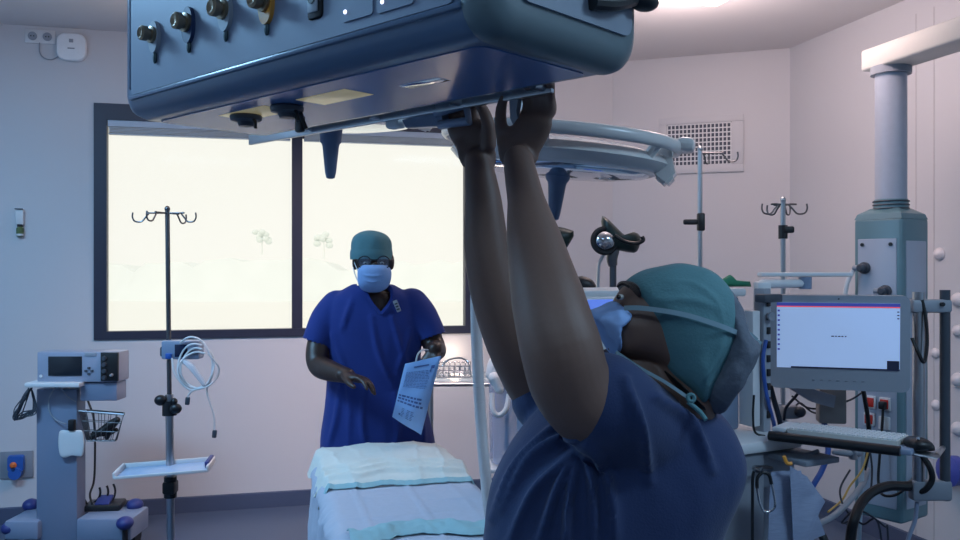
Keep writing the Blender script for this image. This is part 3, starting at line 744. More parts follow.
for s in (-.15, .145):
    b = Vector((V(376, 0, MD).x+s, MD+.03, 0)); mb = MB()
    mb.loft([(b+Vector((0, .10, .04)), Z*.034, X*.03), (b+Vector((0, 0, .05)), Z*.048, X*.044), (b+Vector((0, -.1, .035)), Z*.034, X*.05), (b+Vector((0, -.17, .025)), Z*.02, X*.032)], 20); mb.build('shoe', M['shoe'], man)
# cap with a turned-up band
mb = MB(); mb.loft([(V(371.5, 259, MD+.012), X*.083, Y*.098), (V(371.5, 250, MD+.018), X*.084, Y*.102), (V(371.5, 241, MD+.02), X*.081, Y*.1), (V(371.5, 235.5, MD+.02), X*.067, Y*.084), (V(371, 232, MD+.02), X*.043, Y*.05), (V(371, 230.3, MD+.02), X*.012, Y*.014)], 32, 2.3)
cp_ = mb.xf(Matrix.Identity(4))
capo = remesh(cp_, 'surgical_cap', M['cap'], .005, 2, man, lambda me: ripple(me, .003, 25, 4))
mb = MB(); mb.loft([(V(371.5, 259.5, MD+.010), X*.0875, Y*.1), (V(371.5, 254.5, MD+.012), X*.088, Y*.103), (V(371.5, 250, MD+.016), X*.086, Y*.103)], 32, 2.3); mb.build('cap_band', M['cap'], capo)
# mask with pleats, loops and glasses
mf = MD-.06
mb = MB(); mb.loft([(V(374.5, 265, mf-.012), X*.05, Y*.052), (V(374.5, 269, mf-.018), X*.066, Y*.062), (V(374.5, 276, mf-.014), X*.069, Y*.064), (V(374, 284, mf+.0), X*.064, Y*.066), (V(373.5, 290, mf+.012), X*.046, Y*.05), (V(373.5, 292.5, mf+.02), X*.02, Y*.024)], 32, 2.2)
mk = remesh(mb, 'face_mask', M['mask'], .004, 2, man, lambda me: folds(me, [[V(x, y, mf-.08) for x, y in q] for q in (((358, 275), (374, 276), (391, 275)), ((359, 281), (374, 283), (390, 281)))], .004, .004))
mb = MB(); ribbon(mb, [V(358, 271, MD-.06), V(355, 264, MD-.02), V(353, 259, MD+.01)], .005, (-.6, -.8, 0)); ribbon(mb, [V(359, 283, MD-.05), V(355, 274, MD-.02), V(352.5, 263, MD+.01)], .005, (-.6, -.8, 0)); mb.build('ear_loop', M['white'], mk)
mb = MB()
for cx in (364.5, 383.5): mb.torus(V(cx, 262.5, MD-.105), (0, -1, .15), .026, (.0022, .0022), 28, 6)
mb.tube([V(370, 261, MD-.108), V(374, 260, MD-.112), V(378, 261, MD-.108)], .002, 6)
mb.tube([V(358.5, 260, MD-.1), V(354.5, 259, MD-.06), V(353, 258, MD+.01)], .002, 6); mb.tube([V(389.5, 260, MD-.1), V(393, 259, MD-.06), V(393, 258, MD+.01)], .002, 6)
g = mb.build('glasses', M['black'], man)
for cx in (364.5, 383.5): MB().cyl(V(cx, 262.5, MD-.106), V(cx, 262.5, MD-.105), .025, .025, 24).build('lens', clear('spectacle lens', (120, 130, 150), .18) if cx < 370 else bpy.data.materials['spectacle lens'], g)
for cx in (365.5, 382): 
    e = MB().ell(V(cx, 263, MD-.072), (.009, .009, .006)).build('eye', M['eyewhite'], man)
    MB().ell(V(cx, 263.6, MD-.080), (.005, .003, .0045)).build('iris', M['iris'], e)

# the packet he holds
PD = MD-.26
def pk(x, y, dd=0): return V(x, y, PD+dd)
pack = thing('sterile_packet', 'pale blue printed sterile packet held in the standing person\'s hand', 'packet', pk(416, 395))
pkm = mat('pale blue film', (148, 184, 232), .3, bump=.05, scale=60, var=.06)
def bil(s, t, off=0):
    a, b, c, d = pk(405, 364, 0), pk(441, 356, -.02), pk(421, 435, .0), pk(392, 417, .02)
    p = (a*(1-s)+b*s)*(1-t)+(d*(1-s)+c*s)*t
    nn = (b-a).cross(d-a).normalized()
    if nn.y > 0: nn = -nn
    return p+nn*(.016*(math.sin(PI*s)*math.sin(PI*t))**.5+.003*math.sin(7*s+5*t)+off)
mb = MB(); N = 20
mb.grid(lambda s, t: bil(s, t), N, N)
bk = [bil(s, t, 0)+Vector((0, .010, 0)) for s, t in ((0, 0), (1, 0), (1, 1), (0, 1))]
for s0, s1 in (((0, 0), (1, 0)), ((1, 0), (1, 1)), ((1, 1), (0, 1)), ((0, 1), (0, 0))):
    P = [(s0[0]+(s1[0]-s0[0])*k/N, s0[1]+(s1[1]-s0[1])*k/N) for k in range(N+1)]
    for q, r_ in zip(P, P[1:]): mb.face([mb.bm.verts.new(v) for v in (bil(*q), bil(*r_), bil(*r_)+Vector((0, .01, 0)), bil(*q)+Vector((0, .01, 0)))])
mb.face([mb.bm.verts.new(v) for v in bk]); bmesh.ops.remove_doubles(mb.bm, verts=mb.bm.verts[:], dist=1e-5)
mb.build('pouch', pkm, pack)
ink = mat('navy print', (76, 100, 156), .6)
mb = MB(); rnd = random.Random(4)
def patch(s0, s1, t0, t1):
    mb.face([mb.bm.verts.new(bil(s, t, .0015)) for s, t in ((s0, t0), (s1, t0), (s1, t1), (s0, t1))])
for t in [.16+.022*k for k in range(12)]:
    s = .12
    while s < .8:
        l = rnd.uniform(.03, .1); patch(s, min(s+l, .84), t, t+.008); s += l+.025
mb.build('text_block', ink, pack); mb = MB()
for t in (.55, .60, .655):
    s = .05
    while s < .8:
        l = rnd.uniform(.06, .14); patch(s, min(s+l, .86), t, t+.028); s += l+.03
mb.build('bold_lines', ink, pack); mb = MB()
for t in [.76+.024*k for k in range(6)]:
    for s in (.25, .42, .55): patch(s, s+rnd.uniform(.06, .11), t, t+.009)
mb.build('small_print', ink, pack); mb = MB()
patch(.80, .90, .10, .14); patch(.80, .83, .14, .18); patch(.30, .72, .075, .095); mb.build('heading', ink, pack); mb = MB(); patch(.18, .24, .86, .89)
mb.build('symbol', ink, pack)
MB().tube([pk(416, 362), pk(418, 354), pk(423, 350, .02), pk(428, 350, .04)], .0035, 8).build('pull_loop', M['white'], pack)
# ---------------------------------------------------------------- things on the window wall
UP = Vector((0, 0, 1))
def wbox(mb, c, w, h, dpt, out, bev=.004, fr=None):     # a box on a wall; out = the wall's outward normal
    ax = Vector((out.y, -out.x, 0)); mb.box(Vector(c)-out*dpt/2, (w, dpt, h), basis(ax, out, UP), bev); return mb
p = on_A(40.5, 37); t = thing('wall_socket', 'white double socket plate high on the wall beside the white router', 'socket', p)
wbox(MB(), p, .17, .085, .012, oA).build('plate', M['white'], t)
for s in (-.042, .042):
    q = p+a_*s-oA*.012; mb = MB(); mb.cyl(q, q-oA*.006, .026, .026, 24); o = mb.build('outlet', M['grey'], t)
    mb = MB(); mb.cyl(q-oA*.0055+a_*.008, q-oA*.007+a_*.008, .004); mb.cyl(q-oA*.0055-a_*.008, q-oA*.007-a_*.008, .004); mb.build('pin_holes', M['black'], o)
p = on_A(72.5, 48); t = thing('wifi_router', 'rounded white wireless router on the wall under the ceiling', 'router', p)
def rsq(c, w, h, r, ax, dz=0):
    return [c+ax*x+UP*z for x, z in rrect(-w/2, w/2, -h/2, h/2, r, 6)]
mb = MB(); mb.rings([rsq(p, .165, .165, .05, a_), rsq(p-oA*.03, .172, .172, .055, a_), rsq(p-oA*.04, .160, .160, .05, a_), rsq(p-oA*.043, .12, .12, .04, a_)]); mb.build('cover', mat('bright white plastic', (232, 236, 240), .4), t)
q = p-oA*.044; mb = MB(); mb.box(q+UP*.035, (.024, .003, .022), Rm, .001); mb.build('badge', M['grey'], t)
mb = MB(); mb.box(q-UP*.012, (.04, .003, .007), Rm, .001); mb.build('status_strip', M['midgrey'], t)
mb = MB(); mb.tube([on_A(40, 43)-oA*.01, on_A(40, 52)-oA*.012, on_A(44, 58)-oA*.012, on_A(52, 60)-oA*.012, on_A(60, 56)-oA*.012], .0035, 8); tag(mb.build('router_cable', M['grey']), 'thin grey cable looping from the high socket to the router', 'cable')
p = on_A(20.5, 222); t = thing('hand_gel_dispenser', 'small wall dispenser with a green bottle left of the window', 'dispenser', p)
wbox(MB(), on_A(20.5, 217), .045, .10, .03, oA, .006).build('bracket', M['white'], t)
wbox(MB(), on_A(20.3, 209.3)-oA*.03, .045, .007, .012, oA, .001).build('press_lever', M['darkgrey'], t)
q = on_A(20.8, 231)-oA*.02
mb = MB(); mb.lathe(q-UP*.035, UP, [(.018, 0), (.021, .004), (.021, .05), (.012, .06), (.010, .07)], 20); b = mb.build('bottle', mat('green gel', (92, 112, 72), .3), t)
mb = MB(); mb.lathe(q-UP*.030, UP, [(.0216, 0), (.0216, .012)], 20); mb.build('bottle_band', M['white'], b)
mb = MB(); mb.cyl(q+UP*.025, q+UP*.04, .016, .016); mb.build('bottle_cap', M['black'], b)
p = on_A(17, 464.5); t = thing('power_socket', 'grey wall plate with a blue industrial socket beside the electrosurgery cart', 'socket', p)
wbox(MB(), p, .185, .165, .012, oA).build('plate', M['midgrey'], t)
bl = mat('blue socket plastic', (44, 92, 172), .4)
q = p-oA*.012; mb = MB(); mb.rings([rsq(q+UP*.012, .095, .10, .015, a_), rsq(q+UP*.012-oA*.03, .088, .09, .014, a_)]); mb.cyl(q-UP*.045-oA*.0, q-UP*.045-oA*.05, .038, .036, 20); mb.build('socket_body', bl, t)
mb = MB(); mb.ell(q-oA*.034+UP*.005-a_*.01, (.02, .01, .02), Rm, 14, 8); mb.build('indicator', mat('orange button', (222, 110, 52), .4), t)
mb = MB(); mb.cyl(q-oA*.03-UP*.018-a_*.008, q-oA*.05-UP*.018-a_*.008, .014, .012); mb.build('plug_tip', M['black'], t)

# ---------------------------------------------------------------- electrosurgery cart at the left
D1 = 4.75
cart = thing('equipment_cart', 'blue-grey wheeled equipment column with generator at far left', 'medical cart', V(60, 540, D1)*Vector((1, 1, 0)) if False else Vector((V(60, 0, D1).x, D1+.1, 0)))
def cb(mb, x0, y0, x1, y1, d0, d1, bev=.006):     # box whose front face covers these pixels at d0 and that runs back to d1
    a, b = V(x0, y1, d0), V(x1, y0, d0); mb.box(((a.x+b.x)/2, (d0+d1)/2, (a.z+b.z)/2), (b.x-a.x, d1-d0, b.z-a.z), None, bev); return mb
M['cart'] = mat('pale blue grey cabinet', (124, 136, 160), .4, scale=20, var=.02)
cb(MB(), 36, 389, 77, 541, D1+.02, D1+.13, .008).build('column', M['cart'], cart)
cb(MB(), 80, 382.5, 117, 401, D1-.03, D1+.10).build('drawer_unit', M['cart'], cart)
o = cb(MB(), 24, 383, 79, 387.5, D1-.10, D1+.12, .006).build('shelf', M['white'], cart)
gen = thing('electrosurgery_generator', 'grey electrosurgical generator with dark screen on top of the cart', 'medical device', V(77, 381.7, D1-.05)+Vector((0, .2, 0)))
cb(MB(), 37, 352, 118, 382, D1-.05, D1+.10, .006).build('casing', mat('generator grey', (150, 158, 178), .45), gen)
cb(MB(), 48, 356.5, 81.5, 376, D1-.056, D1-.04, .002).build('screen', mat('dark display', (30, 36, 44), .12), gen)
cb(MB(), 100.5, 352.5, 117.8, 381, D1-.058, D1-.04, .002).build('connector_panel', M['black'], gen)
cb(MB(), 84.5, 352.6, 96, 356, D1-.054, D1-.045, .0005).build('type_plate', M['grey'], gen)
for k, (x, y) in enumerate(((88.5, 368), (88.5, 374), (85.5, 371), (91.5, 371))):
    cb(MB(), x-1.3, y-1.0, x+1.3, y+1.0, D1-.058, D1-.045, .001).build('push_button', M['darkgrey'], gen)
for y in (358, 364.5, 371, 377.5):
    q = V(104.5, y, D1-.058); mb = MB(); mb.cyl(q, q+Vector((0, -.015, 0)), .012, .011, 16); mb.build('output_jack', M['darkgrey'], gen)
q = V(112, 375, D1-.06); MB().cyl(q, q+Vector((0, -.02, 0)), .008, .006, 12).build('power_knob', M['grey'], gen)
q = V(41, 376, D1-.056); MB().cyl(q, q+Vector((0, -.004, 0)), .008, .008, 16).build('start_button', M['white'], gen)
# base with covers and castors
mb = MB(); cb(mb, 76, 519, 131, 541, D1-.02, D1+.24, .012); mb.build('base_platform', M['bluegrey'], cart)
mb = MB(); cb(mb, 3, 521, 38, 541, D1-.02, D1+.28, .02); mb.build('base_foot', M['bluegrey'], cart)
navy = mat('navy bumper', (38, 52, 118), .45)
for px, py, dd in ((125, 523, D1-.03), (135, 505, D1+.22), (10, 528, D1+.02), (31, 505, D1+.24)):
    q = V(px, py, dd); mb = MB(); mb.ell(q, (.045, .05, .036), None, 18, 10); w_ = mb.build('corner_bumper', navy, cart)
    r = .05; h = Vector((q.x, q.y, r)); mb = MB(); mb.cyl(h+Vector((-.018, 0, 0)), h+Vector((.018, 0, 0)), r, r, 20); mb.cyl(h, q, .014, .014, 10); mb.build('castor', M['black'], w_)
# wire basket with black things
bx = [V(79, 411, D1-.06), V(124, 414.5, D1-.06), V(124, 413, D1+.16), V(86, 410, D1+.16)]
bb = [V(87, 441, D1-.04), V(115, 441, D1-.04), V(117, 440, D1+.14), V(90, 440, D1+.14)]
mb = MB()
for T_ in (bx, bb):
    for i in range(4): mb.tube([T_[i], T_[(i+1) % 4]], .005 if T_ is bx else .003, 6, smooth=False)
for i in range(4):
    for k in range(6):
        t0 = k/6; mb.tube([bx[i].lerp(bx[(i+1) % 4], t0), bb[i].lerp(bb[(i+1) % 4], t0)], .0022, 5, smooth=False)
    for f in (.33, .66): mb.tube([bx[i].lerp(bb[i], f), bx[(i+1) % 4].lerp(bb[(i+1) % 4], f)], .0022, 5, smooth=False)
for k in range(1, 6):
    mb.tube([bb[0].lerp(bb[1], k/6), bb[3].lerp(bb[2], k/6)], .002, 5, smooth=False)
o = mb.build('wire_basket', M['darksteel'], cart)
hnd = thing('surgical_handpiece', 'black instrument handpiece lying in the cart\'s wire basket', 'handpiece', V(103, 439, D1+.05))
mb = MB(); mb.limb([V(92, 437, D1+.02), V(102, 431, D1+.04), V(112, 424, D1+.06), V(117, 420, D1+.06)], [.014, .022, .026, .018], 12); mb.build('grip', M['black'], hnd)
mb = MB(); mb.limb([V(112, 425, D1+.06), V(107, 437, D1+.08)], [.016, .014], 12); mb.build('trigger', M['black'], hnd)
mb = MB(); mb.limb([V(94, 434, D1+.10), V(108, 432, D1+.10), V(116, 430, D1+.1)], [.016, .022, .012], 12); tag(mb.build('cable_coil', M['rubber']), 'black coiled lead bundled in the wire basket', 'cable')
# white pad hanging on the column
pad = thing('patient_plate', 'white rounded plate hanging by black strap on the cart column', 'electrode plate', V(72, 428, D1-.02))
mb = MB(); mb.pillow(OUT([(59.5, 432), (63, 430), (71, 431), (79, 430), (83, 432), (84.5, 440), (84, 450), (82, 456), (77, 456), (72, 455.5), (66, 457.5), (61, 456), (59, 450), (58.5, 440)], D1-.01), (0, 1, 0), .010, 4); mb.build('plate', M['white'], pad)
mb = MB(); cb(mb, 67.5, 420, 74, 431, D1-.03, D1+.0, .006); mb.build('strap', M['black'], pad)
# cable bundle at the left of the cart
mb = MB(); rnd = random.Random(3)
for k in range(9):
    j = lambda s: rnd.uniform(-s, s)
    mb.tube([V(30+j(3), 388, D1-.04), V(25+j(3), 398, D1-.06+j(.03)), V(18+j(4), 412+j(4), D1-.05), V(16+j(2), 419+j(2), D1-.04), V(24+j(3), 415+j(3), D1-.03), V(34+j(2), 410+j(4), D1-.02), V(33+j(1), 396, D1-.02), V(31, 388, D1-.03)], .0032, 6, 5)
tag(mb.build('hanging_cable', M['darkgrey']), 'bundle of dark leads hanging from the left of the cart shelf', 'cable')
mb = MB(); mb.tube([V(57, 386, D1-.05), V(50, 396, D1+.0), V(49, 410, D1+.0), V(56, 420, D1+.0), V(66, 424, D1-.02)], .0035, 7); mb.tube([V(60, 386, D1-.05), V(66, 395, D1+.0), V(76, 402, D1-.0)], .003, 7); tag(mb.build('thin_lead', M['grey']), 'thin pale lead draped down the front of the cart column', 'cable')
mb = MB(); mb.tube([V(88, 401, D1+.25), V(94, 420, D1+.22), V(95, 450, D1+.22), V(94, 480, D1+.2), V(90, 494, D1+.15), V(92, 504, D1+.1)], .006, 8)
tag(mb.build('cable', M['black']), 'black cord running down behind the basket to the foot pedal', 'cable')
ped = thing('foot_pedal', 'black foot pedal with blue treads standing on the cart base', 'pedal', V(106, 512, D1+.2))
q = Vector((V(105, 0, D1+.2).x, D1+.2, .216))
mb = MB(); mb.box(q+Vector((0, 0, .012)), (.20, .16, .035), yaw(.15), .012); mb.build('pedal_base', M['black'], ped)
mb = MB(); mb.box(q+Vector((.0, -.01, .04)), (.08, .11, .02), yaw(.15) @ Matrix.Rotation(.25, 3, 'X'), .008); mb.build('tread', navy, ped)
mb = MB()
for k in range(3): mb.torus(q+Vector((-.09+.03*k, .0, .08)), (.2+.3*k, -1, .2), .06+.012*k, .006, 28, 8, .3, PI*1.15)
mb.build('pedal_lead', M['black'], ped)

# ---------------------------------------------------------------- IV stand at the left
def iv_stand(label, px0, d, top_py, hooks, tilt=0, r=.011, lower=None, base=True, grp=None):
    b = Vector((V(px0, 0, d).x, d, 0)); zt = V(0, top_py, d).z; tp = b+Vector((tilt, 0, zt))
    t = thing('iv_stand', label, 'drip stand', b)
    mb = MB(); zm = .95
    mb.cyl(b.lerp(tp, .05), b.lerp(tp, zm/zt), r*1.75, r*1.75, 18); mb.build('lower_tube', M['steel'], t)
    mb = MB(); mb.cyl(b.lerp(tp, zm/zt), tp, r, r, 16); mb.ell(tp, (r*1.2, r*1.2, r*1.4)); mb.build('upper_tube', M['darksteel'] if d == DI else M['steel'], t)  # left stand's darker steel puts its silhouette against the window into the colour
    for dx, dy, L in hooks:
        dr = Vector((dx, dy, 0)); p = tp-Vector((0, 0, .02)); e = p+dr*L
        mb = MB(); mb.tube([p, p+dr*L*.5, e-dr*.03, e, e+Vector((0, 0, -.018))+dr*.012, e+Vector((0, 0, -.036))+dr*.0+Vector((0, 0, 0)), e+Vector((0, 0, -.044))-dr*.018, e+Vector((0, 0, -.034))-dr*.036, e+Vector((0, 0, -.02))-dr*.038] if False else
            [p, p+dr*L*.6, e-dr*.07, e-dr*.055+Vector((0, 0, -.02)), e-dr*.035+Vector((0, 0, -.042)), e-dr*.005+Vector((0, 0, -.04)), e+dr*.006+Vector((0, 0, -.02)), e+dr*.004+Vector((0, 0, .002))], r*.36, 8, 5); mb.build('hook', M['darksteel'], t)
    for k in range(5):
        a = k*2*PI/5+.5; e = b+Vector((math.cos(a)*.3, math.sin(a)*.3, .075)); mb = MB(); mb.tube([b+Vector((0, 0, .11)), b.lerp(e, .5)+Vector((0, 0, .055)), e], [.02, .017, .013], 10); g = mb.build('leg', M['grey'], t)
        mb = MB(); c = Vector((e.x, e.y, .037)); mb.cyl(c-Vector((.012, 0, 0)), c+Vector((.012, 0, 0)), .037, .037, 18); mb.cyl(c, e, .01); mb.build('castor', M['black'], g)
    return t, b, tp
DI = 4.25
iv, ib, it = iv_stand('steel drip stand with pump and tray before the window', 171.5, DI, 209, ((-1, -.12, .155), (.98, -.1, .14), (-.3, -.9, .15), (.3, .85, .15)), tilt=-.02)
def ivp(py): 
    z = V(0, py, DI).z; return ib.lerp(it, z/it.z)
q = ivp(408); mb = MB()
mb.cyl(q-UP*.035, q+UP*.035, .034, .034, 20)
for s in (-1, 1): mb.ell(q+Vector((s*.036, -.02, .02-.02*s)), (.03, .024, .026)); 
mb.ell(q+Vector((.03, -.02, .035)), (.016, .016, .016)); mb.build('height_knob', M['black'], iv)
q = ivp(487); mb = MB(); mb.box(q, (.06, .07, .06), None, .01); mb.cyl(q-UP*.05, q+UP*.05, .03, .03, 18); mb.build('tray_clamp', M['black'], iv)
pump = thing('infusion_pump', 'small grey infusion pump with blue dark screen on the drip stand', 'pump', ivp(351))
cb(MB(), 161, 341, 199, 359.5, DI-.11, DI-.03, .008).build('casing', M['bluegrey'], pump)
cb(MB(), 174.5, 344.5, 187, 357, DI-.114, DI-.10, .002).build('screen', mat('navy display', (24, 34, 62), .12), pump)
for x in (190.5, 195):
    for y in (345, 349, 353): cb(MB(), x-1.2, y-1, x+1.2, y+1.2, DI-.114, DI-.1, .001).build('key', M['midgrey'], pump)
cb(MB(), 165, 353.5, 171, 359, DI-.125, DI-.1, .004).build('connector', bl, pump)
MB().box(ivp(351)+Vector((0, -.015, 0)), (.06, .06, .05), None, .01).build('pole_clamp', M['darkgrey'], pump)
tr = thing('drip_stand_tray', 'shallow white tray clamped to the drip stand', 'tray', ivp(472))
tq = [V(120, 471, DI-.16), V(126.5, 480.5, DI-.22), V(217, 472, DI-.14), V(210, 460.5, DI+.16), V(124, 463, DI+.16)]
zt_ = V(0, 480, DI-.1).z
cx = (V(124, 0, DI).x+V(217, 0, DI).x)/2; W_ = .425; Dp = .16
Rt = Matrix.Rotation(math.radians(-3), 3, 'Y') @ Matrix.Rotation(math.radians(5), 3, 'X') @ yaw(math.radians(5))
tc = Vector((cx, DI-.07, V(0, 470, DI-.07).z))
MB().box(tc, (W_, Dp, .008), Rt, .002).build('tray_sheet', mat('pale blue tray', (158, 184, 214), .3), tr)
mb = MB()
for (c, s) in (((W_/2, 0, .012), (.012, Dp, .03)), ((-W_/2, 0, .012), (.012, Dp, .03)), ((0, Dp/2, .012), (W_, .01, .024)), ((0, -Dp/2, .004), (W_, .008, .014))): mb.box(tc+Rt @ Vector(c), s, Rt, .003)
mb.build('tray_rim', M['white'], tr)
mb = MB(); mb.box(tc+Rt @ Vector((W_/2-.01, .02, .02)), (.02, .12, .03), Rt, .004); mb.build('end_block', navy, tr)
# looped white leads
mb = MB()
cl = V(196, 366, DI-.13)
for k, (rx, ry) in enumerate(((.085, .105), (.075, .095), (.092, .085))):
    mb.tube([cl+Vector((rx*math.cos(a)+.006*k, .012*math.sin(3*a+k), ry*math.sin(a)-.01*k)) for a in [2*PI*j/16+1.2 for j in range(16)]], .0045, 8, 4)
mb.tube([V(180, 343, DI-.12), V(190, 337, DI-.13), V(203, 342, DI-.13), V(212, 360, DI-.13), V(211, 378, DI-.13), V(207, 392, DI-.13), V(214, 415, DI-.13), V(214.5, 430, DI-.13)], .0045, 8)
mb.tube([V(172, 358, DI-.12), V(176, 376, DI-.13), V(190, 390, DI-.13), V(203, 386, DI-.13)], .0045, 8); mb.tube([V(203, 386, DI-.13), V(191, 392, DI-.13), V(187.5, 398, DI-.13)], .004, 8)
wl = tag(mb.build('monitor_lead', M['white']), 'coil of white leads looped from the infusion pump on the drip stand', 'cable')
for px, py, a in ((187.5, 401, .1), (214.5, 434, .1)):
    q = V(px, py, DI-.13); mb = MB(); mb.box(q, (.02, .016, .036), Matrix.Rotation(a, 3, 'Y'), .004); mb.build('lead_plug', M['darkgrey'], wl)
mb = MB(); mb.limb([V(185, 362, DI-.14), V(192, 368, DI-.15), V(204, 384, DI-.14)], [.012, .016, .012], 10); mb.build('clear_sleeve', clear('clear plastic sleeve', (225, 232, 240), .55, .15), wl)

# ---------------------------------------------------------------- operating table and its cloths
tcn = Vector((-.245, 2.88, 0)); td = c_; tx = -Vector((c_.y, -c_.x, 0))          # td toward the camera, tx to the right
tx = Vector((.9693, .246, 0))
def tp(w, l, z): return tcn+tx*w+td*l+UP*z
TL0, TL1, TZ = -.62, .74, .815
tab = thing('operating_table', 'operating table under pale cloths in the middle of the room', 'operating table', tp(0, 0, 0))
Rtab = basis(tx, td, UP)
MB().box(tp(0, 0, .04), (.48, .95, .08), basis(tx, td, tx.cross(td)), .02).build('base', M['darkgrey'], tab)
MB().box(tp(0, .05, .42), (.30, .36, .70), basis(tx, td, tx.cross(td)), .03).build('column', M['steel'], tab)
MB().box(tp(0, .06, TZ-.075), (.50, 1.32, .05), basis(tx, td, tx.cross(td)), .012).build('table_frame', M['steel'], tab)
MB().box(tp(0, .06, TZ-.025), (.50, 1.32, .05), basis(tx, td, tx.cross(td)), .02).build('mattress', M['black'], tab)
M['drape'] = mat('pale blue drape', (190, 194, 208), .75, bump=.15, scale=50, var=.05)
M['sheet'] = mat('white sheet', (232, 230, 220), .75, bump=.15, scale=60, var=.04)
M['teal'] = mat('teal hem', (156, 194, 200), .75, bump=.1, scale=60)
def nz(x, y, z=0): return noise.noise(Vector((x, y, z)))
def cloth(f, nu, nv, nm, m, par=None, th=.003):
    mb = MB(); mb.grid(f, nu, nv); me = mb.mesh(nm, m)
    o = bpy.data.objects.new(nm+'_t', me); COL.objects.link(o)
    md = o.modifiers.new('s', 'SOLIDIFY'); md.thickness = th; md.offset = 0
    nm2 = bpy.data.meshes.new_from_object(o.evaluated_get(bpy.context.evaluated_depsgraph_get())); bpy.data.objects.remove(o)
    finish(nm2, 80); nm2.name = nm
    return link(nm, nm2, par)
TOPW = .222
def drape_f(u_, v_):      # across, then down both flanks
    l = -.50+v_*1.2
    s = (u_-.5)*2*(TOPW+.36); w_ = s; z = TZ+.006
    a = abs(s)
    if a > TOPW:
        e = a-TOPW; r = .05
        if e < r*PI/2: th = e/r; w2 = TOPW+r*math.sin(th); z -= r*(1-math.cos(th))
        else: w2 = TOPW+r+ .02*(e-r*PI/2)+.018*math.sin(l*16+nz(l*3, 1)*3)*min(1, (e)/.2); z -= r+(e-r*PI/2)
        w_ = math.copysign(w2, s)
        z += .012*nz(l*9, s*9, 4)*min(1, e/.1)
        w_ += math.copysign(.012*nz(l*10, s*8, 9)+.006*nz(l*26, s*20, 2), s)*min(1, e/.06)
    z += .0035*abs(nz(l*3, s*1.2, 1))+.002*nz(l*14, s*3, 2)
    for k in (-.1, .02, .13, .27, .4): z += .0035*math.exp(-((l-k+.02*nz(s*6, k*9))/.007)**2)*max(0, .5+nz(s*4, k*20, 5))
    for ws in (-.16, .02, .165): z += .005*math.exp(-((s-ws)/.006)**2)
    return tp(w_, l, z)
dr = cloth(drape_f, 110, 150, 'surgical_drape', M['drape'])
tag(dr, 'pale blue drape spread flat over the operating table', 'drape')
def hem_f(u_, v_):
    l = .38+v_*.12+.028*math.sin(u_*9+1)+.012*nz(u_*9, 3); s = (u_-.5)*.46
    z = TZ+.014+.028*math.sin(PI*v_)*(.6+.5*nz(u_*7, 2))+.006*nz(u_*20, v_*4)
    return tp(s, l, z)
tag(cloth(hem_f, 70, 14, 'folded_towel', M['teal']), 'teal cloth strip folded across the near end of the drape', 'towel')
def hump_f(u_, v_):      # u across, v from the near hem to the far edge
    s = (u_-.5)*2; l = -.10-v_*.52+.02*nz(s*3, 5)
    prof = min(1, v_/.12)**.5*.020+.026*math.sin(min(1, v_/.75)*PI/2)-.012*max(0, v_-.75)/.25
    side = max(0, 1-abs(s)**5)
    z = TZ+.016+prof*(1-.35*s*s)*(.25+.75*side)+.006*nz(s*3, v_*5, 2)
    for k, ph in ((.10, .3), (.2, 1.1), (.30, 2.2)): z += .014*math.exp(-((v_-k-.05*nz(s*2, ph*5))/.018)**2)
    for k in range(7):
        c0 = -.95+.32*k; z += .0032*math.exp(-((s-c0-.25*(v_-.3)*(1 if s > 0 else -1)+.06*nz(v_*6, k))/.03)**2)*(.4+abs(s))
    w_ = s*(.274+.02*nz(v_*5, s, 7))
    if abs(s) > .9: z -= (abs(s)-.9)*(.7+.3*nz(v_*8, 1))
    return tp(w_, l, z)
sh = cloth(hump_f, 110, 80, 'folded_sheet', M['sheet'])
tag(sh, 'rumpled white sheet heaped over the far end of the table', 'sheet')
def hhem(u_, v_): 
    q = hump_f(.03+u_*.94, .004); return q+td*(.004+.022*v_+.006*nz(u_*16, 2))+UP*(.004-.010*v_+.004*nz(u_*22, 3))
cloth(hhem, 70, 4, 'hem', M['teal'], sh)

# ---------------------------------------------------------------- instrument trolley by the window wall
DT = 4.95
tro = thing('instrument_trolley', 'steel trolley with glass top behind the standing person', 'trolley', Vector((V(475, 0, DT).x, DT, 0)))
zt_ = V(0, 379, DT).z; xl, xr = V(428, 0, DT).x, V(524, 0, DT).x
cyl_ = lambda a, b, r=.011: MB().cyl(a, b, r, r, 12)
ystep = .42
MB().box(((xl+xr)/2, DT+.12, zt_), (xr-xl, ystep, .008), None, .002).build('glass_top', clear('trolley glass', (190, 214, 220), .35), tro)
mb = MB()
for y in (DT-.09, DT-.09+ystep): mb.cyl((xl, y, zt_-.02), (xr, y, zt_-.02), .012); mb.cyl((xl, y, .2), (xr, y, .2), .010)
for x in (xl, xr): mb.cyl((x, DT-.09, zt_-.02), (x, DT-.09+ystep, zt_-.02), .012)
mb.build('top_frame', M['steel'], tro)
for x in (xl, xr-.10, xr):
    for y in (DT-.09, DT-.09+ystep):
        if x == xr-.10 and y > DT: continue
        l_ = cyl_((x, y, .05), (x, y, zt_-.01), .013).build('leg', M['steel'], tro)
        MB().cyl((x-.012, y, .04), (x+.012, y, .04), .04, .04, 16).build('castor', M['black'], l_)
MB().box(((xl+xr)/2, DT+.12, .2), (xr-xl, ystep, .012), None, .003).build('lower_shelf', M['steel'], tro)
wt = thing('wire_tray', 'small bright wire tray of instruments on the trolley glass', 'tray', V(455, 377, DT+.05))
mb = MB()
xa, xb = V(438, 0, DT).x, V(470, 0, DT).x
for z in (zt_+.012, zt_+.05, zt_+.075):
    P = [(xa, DT-.02, z), (xb, DT-.02, z), (xb, DT+.2, z), (xa, DT+.2, z)]
    for i in range(4): mb.tube([P[i], P[(i+1) % 4]], .004, 6, smooth=False)
